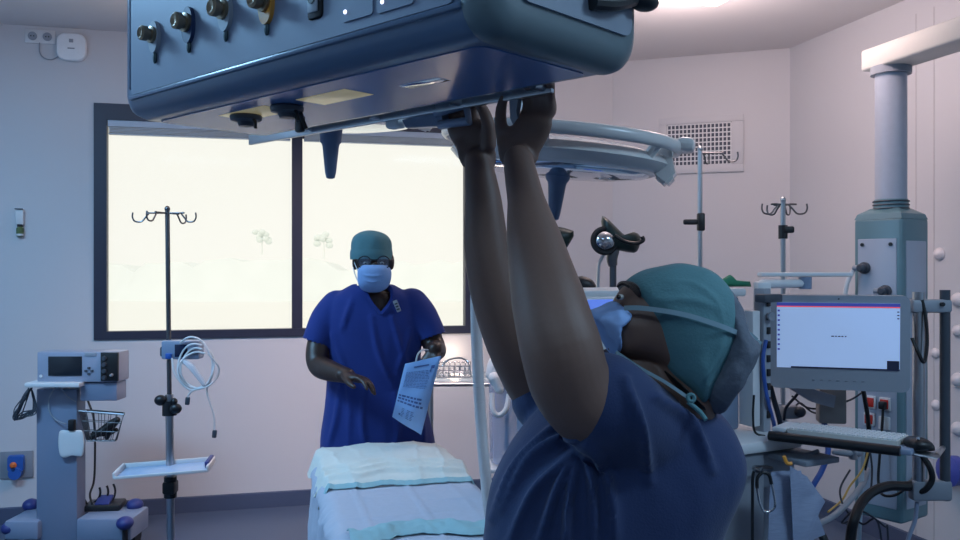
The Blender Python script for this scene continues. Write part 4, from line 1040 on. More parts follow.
for k in range(7):
    x = xa+(xb-xa)*k/6
    for y in (DT-.02, DT+.2): mb.tube([(x, y, zt_+.012), (x, y, zt_+.075)], .003, 6, smooth=False)
    mb.tube([(x, DT-.02, zt_+.012), (x, DT+.2, zt_+.012)], .003, 6, smooth=False)
mb.build('wire_frame', M['chrome'], wt)
mb = MB(); mb.tube([V(442, 366, DT), V(448, 360, DT), V(460, 358, DT), V(468, 362, DT), V(469, 370, DT)], .005, 8); mb.build('handle', M['chrome'], wt)
for k, (x, s) in enumerate(((444, .2), (452, -.1), (460, .3))):
    q = Vector((V(x, 0, DT).x, DT+.09, zt_+.028)); mb = MB(); d_ = Vector((math.cos(s), math.sin(s), .0))
    mb.torus(q-d_*.05+Vector((0, .012, 0)), UP, .012, .003, 16, 6); mb.torus(q-d_*.05-Vector((0, .014, 0)), UP, .012, .003, 16, 6); mb.tube([q-d_*.045, q+d_*.06], .004, 6)
    tag(mb.build('surgical_clamp', M['steel']), ('steel clamp at the left of the wire tray', 'steel clamp in the middle of the wire tray', 'steel clamp at the right of the wire tray')[k], 'surgical instrument', 'clamps in the wire tray')
# suction canister and lamp arm by the trolley's right legs
DQ = DT-.27
can = thing('suction_canister', 'clear suction canister with white handle and lid behind the reaching person\'s arm', 'canister', V(503, 460, DQ))
q = V(505, 402, DQ); r_ = 22*4.75/F
mb = MB(); mb.lathe(V(507, 462, DQ), UP, [(.085, 0), (.092, .02), (.098, .44), (.104, .445), (.104, .455)], 32); mb.build('jar', clear('clear jar', (160, 186, 222), .42, .08), can)
mb = MB(); mb.lathe(V(507, 378, DQ), UP, [(.107, 0), (.107, .02), (.09, .035), (.05, .05), (.045, .07), (.02, .075)], 32); mb.build('lid', mat('bright clear lid', (206, 220, 236), .2), can)
mb = MB(); mb.tube([V(492, 393, DQ-.11), V(493, 410, DQ-.13), V(499, 415, DQ-.13), V(506, 409, DQ-.13), V(509, 394, DQ-.11)], .014, 10); mb.build('carry_handle', M['white'], can)
mb = MB(); mb.limb([V(491, 374, DQ-.06), V(498, 361, DQ-.04), V(508, 371, DQ-.02)], [.03, .045, .03], 14); mb.limb([V(494, 378, DQ-.10), V(499, 389, DQ-.10)], [.03, .025], 12); mb.build('filter_head', M['white'], can)
MB().box((V(507, 0, DQ).x, DQ, V(0, 462, DQ).z-.02), (.26, .26, .02), None, .005).build('stand_plate', M['white'], can)
MB().cyl((V(507, 0, DQ).x, DQ, .03), (V(507, 0, DQ).x, DQ, V(0, 462, DQ).z-.02), .03, .03).build('stand_post', M['steel'], can)
MB().cyl((V(507, 0, DQ).x, DQ, 0), (V(507, 0, DQ).x, DQ, .04), .11, .10, 28).build('stand_foot', M['grey'], can)
tagm = mat('green tag', (58, 140, 96), .5)
o = MB().pillow(OUT([(513, 396), (520, 404), (524, 414), (518, 416), (512, 408)], DT-.33), (0, 1, 0), .008, 3).build('green_tag', tagm, can)
mb = MB(); mb.ell(V(535, 402, DT-.3), (.03, .03, .03)); mb.cyl(V(535, 402, DT-.3), V(535, 425, DT-.3), .02, .02); mb.cyl(V(535, 425, DT-.3), (V(535, 0, DT-.3).x, DT-.3, .0), .012, .012); mb.cyl((V(535, 0, DT-.3).x, DT-.3, .0), (V(535, 0, DT-.3).x, DT-.3, .03), .05, .045); tag(mb.build('valve_post', mat('orange knob', (206, 120, 70), .5)), 'small orange valve knob on a post beside the canister', 'valve')
# hose hanging from the supply head to the floor
hp = [Vector((V(480, 0, 2.02).x, 2.02, ZB+.05)), V(477, 240, 2.05), V(476, 310, 2.05), V(478, 370, 2.05), V(481, 420, 2.05), V(485, 470, 2.03), V(491, 520, 2.0), V(505, 580, 2.0), Vector((.16, 2.08, .04)), Vector((.45, 2.2, .025)), Vector((.7, 2.35, .025))]
hm = mat('pale ribbed hose', (214, 206, 206), .4, bump=.3, scale=30, var=.03, stretch=(.2, .2, 14))
hos = tag(MB().tube(hp, .0135, 14, 8).build('breathing_hose', hm), 'pale ribbed hose hanging down beside the reaching person\'s raised arms', 'hose')

# ---------------------------------------------------------------- wall vent
P0 = [on_B(660, 121), on_B(742, 112.5), on_B(744, 169), on_B(661, 176)]
cv = sum(P0, Vector())/4; wv = (on_B(744, 140)-on_B(660, 140)).length; hv = .44
Rb_ = basis(b_, oB, UP)
vt = thing('wall_vent', 'white air vent with dark square mesh high on the wall', 'vent', cv)
hv = on_B(700, 115).z-on_B(700, 172).z
mb = MB()
for x, z, w_, h in ((0, hv/2-.025, wv, .05), (0, -hv/2+.03, wv, .06), (-wv/2+.025, 0, .05, hv-.1), (wv/2-.04, 0, .08, hv-.1)): mb.box(cv+b_*x+UP*z-oB*.008, (w_, .016, h), Rb_, .003)
mb.build('frame', M['wall'], vt)
mb = MB()
mb.box(cv-oB*.002, (wv-.1, .004, hv-.1), Rb_)
mb.build('duct', mat('dark duct', (78, 84, 98), .8), vt)
mb = MB(); gw, gh = wv-.14, hv-.11
for k in range(17): mb.box(cv+b_*(-gw/2-.015+gw*k/16)-oB*.004, (.008, .004, gh), Rb_)
for k in range(10): mb.box(cv+b_*-.015+UP*(-gh/2+gh*k/9)-oB*.005, (gw, .004, .008), Rb_)
mb.build('mesh_grille', M['white'], vt)

# ---------------------------------------------------------------- tall poles behind the nurse
t2, b2, tp2 = iv_stand('tall steel drip stand with side clamp, under the wall vent', 700, 4.2, 149, ((.97, -.2, .17), (.5, .6, .12)), r=.0115)
q = b2.lerp(tp2, V(0, 222, 4.2).z/tp2.z); mb = MB(); mb.box(q+Vector((.004, 0, 0)), (.034, .034, .085), None, .006); mb.box(q+Vector((-.045, 0, 0)), (.07, .022, .026), None, .008); mb.build('pole_clamp', M['black'], t2)
t3, b3, tp3 = iv_stand('short steel drip stand with four hooks, left of monitor column', 783, 3.95, 200, ((-1, -.2, .095), (1, -.2, .095), (-.5, .75, .09), (.6, .75, .09)), r=.011)
q = b3.lerp(tp3, V(0, 232, 3.95).z/tp3.z); mb = MB(); mb.cyl(q-UP*.03, q+UP*.03, .02, .02); mb.box(q+Vector((.02, -.01, .01)), (.05, .03, .03), None, .008); mb.build('height_clamp', M['black'], t3)
q = b3.lerp(tp3, V(0, 313, 3.95).z/tp3.z); MB().cyl(q-UP*.02, q+UP*.02, .036, .036, 20).build('collar', M['black'], t3)

# ---------------------------------------------------------------- leg supports
DS = 4.3
pad_m = mat('dark green leather', (26, 44, 42), .35, bump=.05, scale=90)
def leg_support(label, c, sc=1, flip=1):
    t = thing('leg_support', label, 'leg support', Vector((c.x, c.y, 1.2)))
    q = lambda x, y, d=0: c+Vector((x*flip, d, y))*sc
    P = lambda L: [V(610+(x-610)*1, y, c.y)+Vector((c.x-V(610, 0, c.y).x, 0, 0)) for x, y in L]
    if flip > 0:
        mb = MB(); mb.pillow(catmull(P([(602, 216), (609, 220), (618, 229), (627, 236), (634, 232), (641, 237), (639, 248), (634, 253), (621, 251), (611, 250), (603, 253), (604, 240), (609, 235), (602, 228)]), 2, True), (.15, 1, 0), .075, 2.6); mb.build('leg_pad', pad_m, t)
        mb = MB(); mb.ell(P([(603.5, 241)])[0]+Vector((0, -.055, 0)), (.052, .03, .048)); mb.build('cup', M['chrome'], t)
        mb = MB(); mb.torus(P([(603.5, 241)])[0]+Vector((0, -.045, 0)), (.1, -1, .05), .058, (.013, .02), 36, 10); mb.build('pad_rim', M['rubber'], t)
        mb = MB(); mb.tube([q_+Vector((0, -.08, 0)) for q_ in P([(612, 236), (622, 242), (633, 244), (640, 241), (639, 237)])], .010, 10); mb.build('strap', M['black'], t)
    else:
        mb = MB(); mb.pillow(catmull(P([(585, 224), (606, 226), (627, 231), (624, 242), (618, 250), (612, 249), (604, 243), (590, 240)]), 2, True), (-.15, 1, 0), .07, 2.6); mb.build('leg_pad', pad_m, t)
        mb = MB(); mb.pillow(catmull(P([(606, 238), (618, 241), (617, 249), (612, 250), (605, 246)]), 2, True), (0, 1, 0), .078, 2.6); mb.build('pad_rim', M['rubber'], t)
    e = P([(611, 256)])[0]
    mb = MB(); mb.tube(P([(611, 240), (614, 248), (612, 258), (613, 266)]), [.022, .028, .028, .022], 12); mb.build('clamp_joint', M['darksteel'], t)
    MB().cyl(P([(613, 260)])[0], Vector((P([(613, 260)])[0].x, c.y, .56)), .017, .017, 12).build('rod', M['darkgrey'], t)
    mb = MB(); mb.tube([q_+Vector((0, -.03, 0)) for q_ in P([(606, 250), (601, 258), (598, 266), (597, 290)])], .008, 8); mb.build('lever', M['steel'], t)
    return t
leg_support('dark green leg support pad on a rod, above the reaching person\'s mask', V(610, 244, DS))
leg_support('dark green leg support half hidden behind the reaching person\'s near arm', V(556, 240, DS+.02), 1, -1)
rack = thing('accessory_rack', 'low wheeled rack holding the leg supports behind the anaesthesia machine', 'rack', Vector((V(590, 0, DS).x, DS, 0)))
xa, xb = V(546, 0, DS).x, V(632, 0, DS).x
MB().box(((xa+xb)/2, DS-.02, .52), (xb-xa, .08, .08), None, .01).build('rail', M['steel'], rack)
for x in (xa+.03, xb-.03):
    MB().cyl((x, DS-.02, .05), (x, DS-.02, .5), .02).build('post', M['steel'], rack)
    MB().box((x, DS-.02, .03), (.06, .45, .05), None, .01).build('foot', M['darkgrey'], rack)
mb = MB(); mb.pillow(OUT([(570, 287), (572, 279), (582, 276), (592, 280), (596, 287), (590, 290), (575, 290)], 3.35), (0, 1, 0), .05, 2.5); tag(mb.build('black_cuff', M['black']), 'small black cuff lying on top of the anaesthesia machine', 'cuff')
# ---------------------------------------------------------------- anaesthesia machine behind the nurse
AO = Vector((1.127, 3.07, 0)); ax_ = Vector((math.cos(math.radians(28)), math.sin(math.radians(28)), 0)); ay_ = Vector((-ax_.y, ax_.x, 0))
Ra = basis(ax_, ay_, UP)
def ap(x, y, z): return AO+ax_*x+ay_*y+UP*z
def abox(mb, x0, x1, y0, y1, z0, z1, bev=.006): mb.box(ap((x0+x1)/2, (y0+y1)/2, (z0+z1)/2), (x1-x0, y1-y0, z1-z0), Ra, bev); return mb
am = thing('anaesthesia_machine', 'white anaesthesia machine with lit screen behind the reaching person\'s head', 'medical machine', ap(-.4, .3, 0))
zw = .97
abox(MB(), -.80, -.16, .02, .55, .10, zw-.04, .012).build('drawer_cabinet', M['midgrey'], am)
abox(MB(), -.82, .0, -.0, .56, zw-.04, zw, .010).build('worktop', M['white'], am)
abox(MB(), -.16, -.005, .03, .5, zw-.17, zw-.045, .008).build('drawer_front', M['midgrey'], am)
zt_ = V(0, 289, 3.05).z
abox(MB(), -.84, -.10, .2, .55, zw, zt_-.03, .012).build('upper_cabinet', M['bluegrey'], am)
abox(MB(), -.86, -.085, .18, .57, zt_-.03, zt_, .008).build('top_shelf', M['white'], am)
scr = mat('lit blue screen', (90, 120, 210), .2, emit=(96, 128, 220), estr=.7)
o = abox(MB(), -.83, -.50, .16, .205, zt_-.32, zt_-.022, .008).build('screen_bezel', M['white'], am)
abox(MB(), -.81, -.70, .155, .17, zt_-.12, zt_-.03, .002).build('screen', scr, o)
for k in range(3): abox(MB(), -.46, -.20, .188, .21, zw+.06+.12*k, zw+.15+.12*k, .004).build('module', M['grey'], am)
for x in (-.75, -.2):
    for y in (.08, .48):
        q = ap(x, y, .05); mb = MB(); mb.cyl(q-ax_*.015, q+ax_*.015, .05, .05, 18); mb.cyl(q, q+UP*.07, .015); mb.build('castor', M['black'], am)
# slotted side post
abox(MB(), -.062, -.028, .12, .17, .3, zt_+.0, .004).build('rack_post', M['grey'], am)
for k in range(9): abox(MB(), -.05, -.036, .113, .121, zw+.05+.05*k, zw+.075+.05*k, .001).build('post_slot', M['black'], am)
abox(MB(), -.105, -.070, .13, .20, zw+.02, zt_-.08, .004).build('side_rail', M['white'], am)
abox(MB(), -.09, -.0, .09, .14, zt_-.05, zt_-.02, .006).build('post_clamp', M['darkgrey'], am)
q = ap(-.045, .108, zt_-.10); MB().cyl(q, q-ay_*.01, .016, .016, 18).build('post_knob', M['midgrey'], am)
# small green mask on the top
mb = MB(); gm = V(735, 287, 3.3); mb.pillow([gm+Vector((x, 0, z)) for x, z in ((-.05, 0), (-.045, .03), (-.02, .045), (.0, .025), (.055, .02), (.06, 0))], (0, 1, 0), .03, 2.6); 
gmo = tag(mb.build('green_mask', mat('green cloth', (44, 128, 96), .7)), 'little green cloth mask on the machine\'s top shelf', 'mask')
gmo.location = (0, 0, zt_+.003-V(0, 287, 3.3).z)
# folding arm with a flat shelf bar
sw = thing('swing_arm', 'white jointed swing arm on the machine post below the hooks', 'support arm', V(763, 288, 3.2))
mb = MB(); mb.limb([V(762, 284, 3.2), V(806, 283.5, 3.25)], [.016, .016], 12); mb.build('lower_arm', M['white'], sw)
mb = MB(); mb.box((V(762, 0, 3.2).x, 3.2, V(0, 298, 3.2).z), (.05, .06, .12), None, .01); mb.build('mount', M['white'], sw)
mb = MB(); mb.cyl(V(805, 289, 3.25), V(805, 277, 3.25), .024, .024, 18); mb.build('elbow', M['bluegrey'], sw)
mb = MB(); mb.box(V(805, 274.5, 3.25), (.345, .05, .016), yaw(.05), .005); mb.build('upper_bar', M['white'], sw)
# white tie / strap end fixed beside it is 

# stethoscope
D3 = 2.72
ste = thing('stethoscope', 'black and steel stethoscope hanging from the machine worktop', 'stethoscope', V(765, 472, D3))
mb = MB(); mb.tube([V(757, 488, D3), V(757.5, 478, D3), V(763, 472.5, D3), V(769, 475, D3), V(771.5, 484, D3)], .0055, 8); mb.build('yoke', M['black'], ste)
for pts in (((757, 487), (759, 500), (763, 510), (766, 512)), ((771.5, 483), (774, 495), (775, 506), (771, 511), (767, 512))):
    mb = MB(); mb.tube([V(x, y, D3) for x, y in pts], .0042, 8); mb.ell(V(pts[-1][0], pts[-1][1], D3), (.008, .006, .006)); mb.build('ear_tube', M['chrome'], ste)
mb = MB(); mb.tube([V(763, 473, D3), V(757, 469, D3), V(753, 475, D3), V(752.5, 500, D3), V(752.5, 560, D3)], .005, 8); mb.build('tubing', M['black'], ste)
mb = MB(); mb.cyl(V(752.5, 560, D3)+Vector((0, 0, -.01)), V(752.5, 560, D3)-Vector((0, .012, .01)), .022, .02, 20); mb.build('chest_piece', M['chrome'], ste)
hk = MB(); hk.tube([ap(-.13, .02, zw-.10), V(756, 467, 2.86), V(754, 469, D3), V(759, 471, D3), V(762, 468, D3)], .006, 8); hk.build('hook', M['darksteel'], am)
# hanging printed sheets
papm = mat('grey blue striped sheet', (140, 150, 174), .8, bump=.2, scale=26, var=.14, stretch=(1, 1, 7))
def sheet(label, P, cat='sheet'):
    def f(u_, v_):
        a = P[0]*(1-u_)+P[1]*u_; b = P[3]*(1-u_)+P[2]*u_
        q = a*(1-v_)+b*v_; return q+Vector((0, .006*math.sin(5*u_+3*v_)+.008*nz(u_*3, v_*3, P[0].x), 0))
    return tag(cloth(f, 16, 20, 'hanging_paper', papm, None, .0015), label, cat, 'papers hanging off the machine')
sheet('large grey sheet hanging at the machine front under the stethoscope', [V(771, 472, 2.80), V(800, 470, 2.86), V(826, 535, 2.88), V(768, 560, 2.80)])
sheet('grey sheet hanging slanted beside the orange clip', [V(790, 466, 2.79), V(806, 476, 2.83), V(826, 502, 2.83), V(795, 560, 2.79)])
mb = MB(); mb.tube([V(784, 456, 2.78), V(787, 463, 2.78), V(792, 463.5, 2.78)], .006, 8); tag(mb.build('orange_clip', mat('orange plastic', (226, 150, 52), .4)), 'orange clip on the hanging papers below the keyboard', 'clip')
shf = thing('side_shelf', 'small grey shelf sticking out right of the machine drawers', 'shelf', V(800, 456, 3.0))
mb = MB(); mb.box(V(797, 456, 3.02), (.16, .22, .02), Ra, .004); mb.build('plate', M['midgrey'], shf)
mb = MB(); mb.tube([V(786, 461, 3.0), V(800, 458, 3.0), V(818, 451, 3.02)], .008, 8); mb.build('edge_rail', M['grey'], shf)

# ---------------------------------------------------------------- pendant column at the right
DC = 3.9; pc = Vector((V(889, 0, DC).x, DC, 0)); pc.x = V(891, 0, DC).x
nL = Vector((-.813, -.582, 0)); nR = Vector((.582, -.813, 0)); Rp = basis(nR, -nL, UP); hw = .111
zct, zcb = V(0, 219, DC).z, V(0, 515, DC).z
pend = thing('pendant_column', 'tall teal-grey service column hanging from a ceiling arm at right', 'medical pendant', pc)
M['colshell'] = mat('teal grey shell', (100, 134, 144), .35, scale=20, var=.02)
M['colpanel'] = mat('pale column panel', (168, 178, 194), .4, scale=20, var=.02)
def pp(l, r, z): return pc+nL*l+nR*r+UP*z
MB().box(pp(0, 0, (zct+zcb)/2), (2*hw, 2*hw, zct-zcb), Rp, .014, 3).build('housing', M['colshell'], pend)
mb = MB(); mb.box(pp(hw+.001, 0, (zct-.09+zcb+.06)/2), (2*hw-.045, .008, zct-.15-zcb), Rp, .003); lp = mb.build('left_panel', M['colpanel'], pend)
mb = MB(); mb.box(pp(0, hw+.001, (zct-.10+zcb+.06)/2), (.008, 2*hw-.06, zct-.16-zcb), Rp, .003); mb.build('right_panel', M['colpanel'], pend)
mb = MB(); mb.rings([[pp(hw*x*s, hw*y*s, zct+h) for x, y in ((1, 1), (1, -1), (-1, -1), (-1, 1))] for s, h in ((.98, -.004), (.9, .02), (.55, .045))]); mb.build('top_cap', M['colshell'], pend)
ztb = V(0, 66, DC).z
mb = MB(); mb.cyl((pc.x, pc.y, zct+.02), (pc.x, pc.y, ztb), .066, .066, 32); mb.build('tube', mat('column tube enamel', (176, 184, 198), .35), pend)
mb = MB(); mb.cyl((pc.x, pc.y, zct+.03), (pc.x, pc.y, zct+.085), .074, .070, 32)
mb.build('tube_collar', M['colshell'], pend)
mb = MB()
for k in range(3): mb.torus((pc.x, pc.y, zct+.045+.016*k), UP, .074, .003, 36, 6)
mb.build('collar_rib', M['darkgrey'], pend)
for s in (-.065, .065):
    q = pp(hw+.006, s, zct-.115); mb = MB(); mb.cyl(q, q+nL*.006, .008, .008, 12); mb.build('panel_screw', M['black'], pend)
# ceiling arm
arm0 = pc-c_*.10; zA = V(0, 68, DC).z; zB_ = zA+.095
mb = MB(); aL = 1.9; side = Vector((.9693, .246, 0))
mb.box(arm0+c_*(aL/2)+UP*((zA+zB_)/2), (.16, aL, zB_-zA), basis(side, -c_, UP), .012, 3); mb.build('ceiling_arm', M['offwhite'], pend)
mb = MB(); mb.cyl((pc.x, pc.y, zA-.03), (pc.x, pc.y, zA+.005), .085, .085, 28); mb.build('arm_bearing', M['grey'], pend)
e = arm0+c_*1.75; mb = MB(); mb.cyl((e.x, e.y, zB_-.01), (e.x, e.y, ZT), .09, .09, 28); mb.build('ceiling_post', M['white'], pend)
# outlets and sockets on the left panel
def on_P(px, py): return hit(px, py, pp(hw+.005, 0, 0), nL)
for px, py in ((865, 268), (886, 291)):
    q = on_P(px, py); mb = MB(); mb.lathe(q, nL, [(.026, 0), (.026, .012), (.018, .016), (.018, .04), (.012, .046)], 20); o = mb.build('gas_outlet', M['darkgrey'], pend)
    mb = MB(); mb.cyl(q+nL*.03, q+nL*.03-nR*.035, .011, .013, 12); mb.build('probe', M['grey'], o)
mb = MB(); mb.tube([on_P(857, 270)+nL*.03, on_P(853, 285)+nL*.05, on_P(850, 310)+nL*.05], .010, 10); mb.build('gas_hose', M['white'], pend)
redm = mat('red socket', (196, 44, 30), .4)
for k, (px, py) in enumerate(((871, 402), (885.5, 404), (870, 419), (885, 423))):
    q = on_P(px, py); mb = MB(); mb.box(q+nL*.004, (.05, .012, .056), Rp, .003); o = mb.build('socket_plate', M['white'], pend)
    if k < 3:
        mb = MB(); mb.box(q+nL*.011, (.036, .008, .040), Rp, .002); mb.build('socket', redm, o)
mb = MB(); q = on_P(885.5, 405)+nL*.02; mb.box(q, (.03, .03, .034), Rp, .006); plug = tag(mb.build('power_plug', M['black']), 'black plug in the red socket of the service column', 'plug')
mb = MB(); mb.tube([q-UP*.015, on_P(886, 425)+nL*.03, on_P(886, 455)+nL*.05, on_P(886, 480)+nL*.06, on_P(893, 492)+nL*.08, on_P(905, 492)+nL*.06, V(913, 480, 3.6), V(916, 462, 3.45)], .006, 8); mb.build('plug_cord', M['black'], plug)
# equipment rails with clamps
DRr = 3.3
rails = thing('rail_pair', 'two upright equipment rails clamped beside the service column', 'equipment rail', Vector((V(930, 0, DRr).x, DRr, 0)))
for px, y0, y1, r in ((918.5, 292, 500, .0215), (945, 290, 500, .0185)):
    q0, q1 = V(px, y0, DRr), V(px, y1, DRr); mb = MB(); mb.cyl(q0, q1, r, r, 20); mb.build('upright', M['darkgrey'] if px > 930 else M['steel'], rails)
for y in (306, 490):
    mb = MB(); mb.box(V(930, y, DRr), (.15, .05, .05 if y < 400 else .075), None, .012); mb.build('cross_clamp', M['grey'] if y < 400 else M['midgrey'], rails)
    mb = MB(); mb.tube([V(922, y, DRr), V(919, y, DRr+.3), pp(0, hw, V(0, y, 3.6).z)], .02, 10, smooth=False); mb.build('column_bracket', M['midgrey'], rails)
q = V(938, 304, DRr)-Vector((0, .026, 0)); MB().cyl(q, q-Vector((0, .012, 0)), .008, .008, 12).build('clamp_screw', M['black'], rails)

# ---------------------------------------------------------------- monitor
mon = thing('computer_monitor', 'wide grey computer monitor with bright screen on an arm', 'monitor', V(838, 345, 3.22))
c0 = V(838.5, 343, 3.22); mxv = (V(909, 0, 3.15)-V(769, 0, 3.30)); mxv.z = 0; mw = mxv.length; mxv.normalize(); myv = Vector((-mxv.y, mxv.x, 0))
tl = Matrix.Rotation(math.radians(3), 3, mxv); mzv = tl @ UP; myv = tl @ myv; Rmo = basis(mxv, myv, mzv)
mh = 95*3.22/F
def mp(x, z, y=0): return c0+mxv*x+mzv*z+myv*y
mb = MB(); mb.prism([mp(x, z, .0) for x, z in rrect(-mw/2, mw/2, -mh/2, mh/2, .025, 6)], myv*.045); bmesh.ops.bevel(mb.bm, geom=[e for e in mb.bm.edges if e.calc_face_angle(0) > 1.2], offset=.004, segments=2, affect='EDGES')
mb.build('casing', M['grey'], mon)
sx0, sx1, sz0, sz1 = -mw/2+.024, mw/2-.034, -mh/2+.078, mh/2-.027
def quad(mb, x0, x1, z0, z1, y): mb.face([mb.bm.verts.new(mp(x, z, y)) for x, z in ((x0, z0), (x1, z0), (x1, z1), (x0, z1))])
def plate(x0, x1, z0, z1, y, m, nm, par, th=.0012):
    mb = MB(); mb.box(mp((x0+x1)/2, (z0+z1)/2, y), (x1-x0, th, z1-z0), Rmo); return mb.build(nm, m, par)
sc_ = plate(sx0, sx1, sz0, sz1, -.0015, mat('lit white screen', (176, 200, 240), .25, emit=(170, 196, 232), estr=.42, var=.01), 'screen', mon, .003)
navs = mat('screen navy bar', (50, 60, 140), .3, emit=(60, 70, 150), estr=.6); reds = mat('screen red line', (220, 70, 80), .3, emit=(226, 80, 90), estr=.7); darks = mat('screen dark area', (30, 36, 60), .3, emit=(30, 36, 60), estr=.3)
plate(sx0, sx1, sz1-.012, sz1, -.0036, navs, 'title_bar', sc_); plate(sx0, sx1, sz1-.016, sz1-.012, -.0036, reds, 'red_line', sc_)
plate(sx0+.05, sx1, sz0, sz0+.006, -.0036, darks, 'task_bar', sc_); plate(sx1-.042, sx1-.002, sz0+.0, sz0+.036, -.0042, darks, 'video_thumbnail', sc_)
mb = MB()
for k in range(9): mb.box(mp(sx0+.007, sz1-.03-.018*k, -.0036), (.008, .001, .007), Rmo)
mb.build('side_icons', navs, sc_)
mb = MB()
for k, w_ in enumerate((.012, .007, .010, .008, .006)): mb.box(mp(-.02+.011*k, .025, -.0036), (w_*.8, .001, .004), Rmo)
for k in range(3): mb.box(mp(sx1-.006, sz1-.03-.012*k, -.0036), (.007, .001, .004), Rmo)
mb.build('screen_writing', darks, sc_)
for k in range(7): 
    mb = MB(); mb.box(mp(-.085+.028*k, -mh/2+.035, -.001), (.011, .003, .005), Rmo, .0008); mb.build('front_button', M['midgrey'], mon)
MB().cyl(mp(0, mh/2-.012, 0), mp(0, mh/2-.012, -.002), .003, .003, 10).build('camera_dot', M['black'], mon)
mb = MB(); mb.box(mp(-.0, -.0, .06), (.14, .05, .14), Rmo, .01); mb.build('mount_plate', M['darkgrey'], mon)
mb = MB(); mb.tube([mp(0, 0, .08), mp(.1, .02, .13), V(905, 306, 3.35), V(918, 306, 3.33)], .022, 12); mb.build('arm', M['grey'], mon)
# arm neck below the monitor
mb = MB(); mb.prism([V(790, 382, 3.34), V(836, 396, 3.36), V(834, 408, 3.36), V(812, 402, 3.36), V(786, 386, 3.34)], Vector((0, .04, 0))); mb.build('lower_wing', M['grey'], mon)
# keyboard tray
kx = V(911, 0, 2.70)-V(768, 0, 2.98); kx.z = 0; kw = kx.length; kx.normalize(); ky = Vector((-kx.y, kx.x, 0)); zk = V(0, 433, 2.97).z
k0 = Vector((V(768, 0, 2.98).x, 2.98, zk)); Rk = basis(kx, ky, UP)
def kp(x, y, z=0): return k0+kx*x+ky*y+UP*z
ktr = thing('keyboard_tray', 'black padded keyboard tray below the computer monitor', 'tray', kp(kw/2, .1, -.02))
mb = MB(); mb.box(kp(kw/2, .11, -.012), (kw, .22, .018), Rk, .004); mb.build('tray_plate', M['bluegrey'], ktr)
mb = MB(); mb.tube([kp(.004, 0, -.010), kp(kw-.03, 0, -.010)], .016, 14, smooth=False); mb.build('wrist_rest', M['black'], ktr)
mb = MB(); mb.tube([kp(kw-.05, .05, -.02), kp(kw+.06, .05, -.02), V(943, 448, DRr)], .010, 8, smooth=False); mb.build('support_rail', M['steel'], ktr)
mb = MB(); a_n, b_n = V(822, 424, 3.42), V(848, 386, 3.42); mb.box(((a_n.x+b_n.x)/2, 3.46, (a_n.z+b_n.z)/2), (b_n.x-a_n.x, .08, b_n.z-a_n.z), yaw(-.2), .006); o = mb.build('support_neck', mat('beige grey plastic', (150, 146, 142), .5), ktr); o['label'] = 'beige grey box neck'
kb = thing('keyboard', 'flat pale computer keyboard on the black tray', 'keyboard', kp(.28, .12, 0))
mb = MB(); mb.prism([kp(.055, .03, -.002), kp(.40, .03, -.002), kp(.40, .17, -.002), kp(.055, .17, -.002)], UP*.016); mb.build('case', M['offwhite'], kb)
mb = MB()
for j in range(5):
    for i in range(22): mb.box(kp(.068+.0153*i, .046+.026*j, .016), (.0125, .021, .006), Rk, .001)
ko = mb.build('keys', M['white'], kb); ko['kind'] = 'stuff'
mb = MB(); mb.box(kp(.025, .1, .008), (.045, .14, .014), Rk, .003); tag(mb.build('card_reader', M['white']), 'small white card reader at the tray\'s left end', 'card reader')
mo = thing('computer_mouse', 'black computer mouse at the right end of the keyboard tray', 'mouse', kp(kw-.015, .07, 0))
mb = MB(); mb.pillow(OUT([(907, 447), (906, 441), (912, 437), (921, 437), (929, 441), (932, 447), (930, 450), (910, 450)], 2.76), (0, 1, 0), .05, 2.4); mb.build('body', M['black'], mo)
mb = MB(); mb.cyl(V(918, 437.5, 2.735), V(918, 440, 2.73), .005, .005, 10); mb.build('wheel', M['grey'], mo)

# ---------------------------------------------------------------- domes on the right wall
dm = mat('pearly white dome', (220, 214, 216), .3)
DL = ('white dome cap on the right wall, level with the monitor column top', 'white dome cap cut by the photo edge, beside rail tops', 'white dome cap left of the rail, level with the screen', 'white dome cap cut by the photo edge, level with the screen', 'white dome cap between the rails above the keyboard tray', 'white dome cap at the photo edge, level with screen bottom', 'white dome cap at the photo edge, level with the keyboard', 'lowest white dome cap right of the rails')
for (px, py, r), lb in zip(((940, 254, 6.2), (958.5, 300, 7), (936, 353, 5), (958.5, 331, 6), (936.5, 405, 5), (958.5, 380, 7), (958.5, 429, 7), (953, 463, 5)), DL):
    q = on_C(px, py); R_ = r*q.y/F; t = thing('wall_dome', lb, 'wall cap', q, 0, 'dome caps on the right wall')
    mb = MB(); mb.lathe(q, -oC, [(R_*1.05, 0), (R_*1.05, .006), (R_, .012), (R_*.86, R_*.55), (R_*.5, R_*.9), (R_*.1, R_)], 24); mb.build('cap', dm, t)
q = on_C(962, 470); mb = MB(); mb.ell(q-oC*.06, (.07, .05, .09)); mb.build('x', navy) if False else None
mb = MB(); mb.lathe(q, -oC, [(.05, 0), (.05, .02), (.075, .03), (.08, .09), (.03, .11)], 20); tag(mb.build('blue_valve', mat('violet blue knob', (74, 84, 170), .4)), 'violet blue round knob on the wall at the photo edge', 'knob')
q = on_C(932, 12); 
mb = MB()
hq = EYE+ray(935, 4)*((ZT-ZC)/ray(935, 4).z)
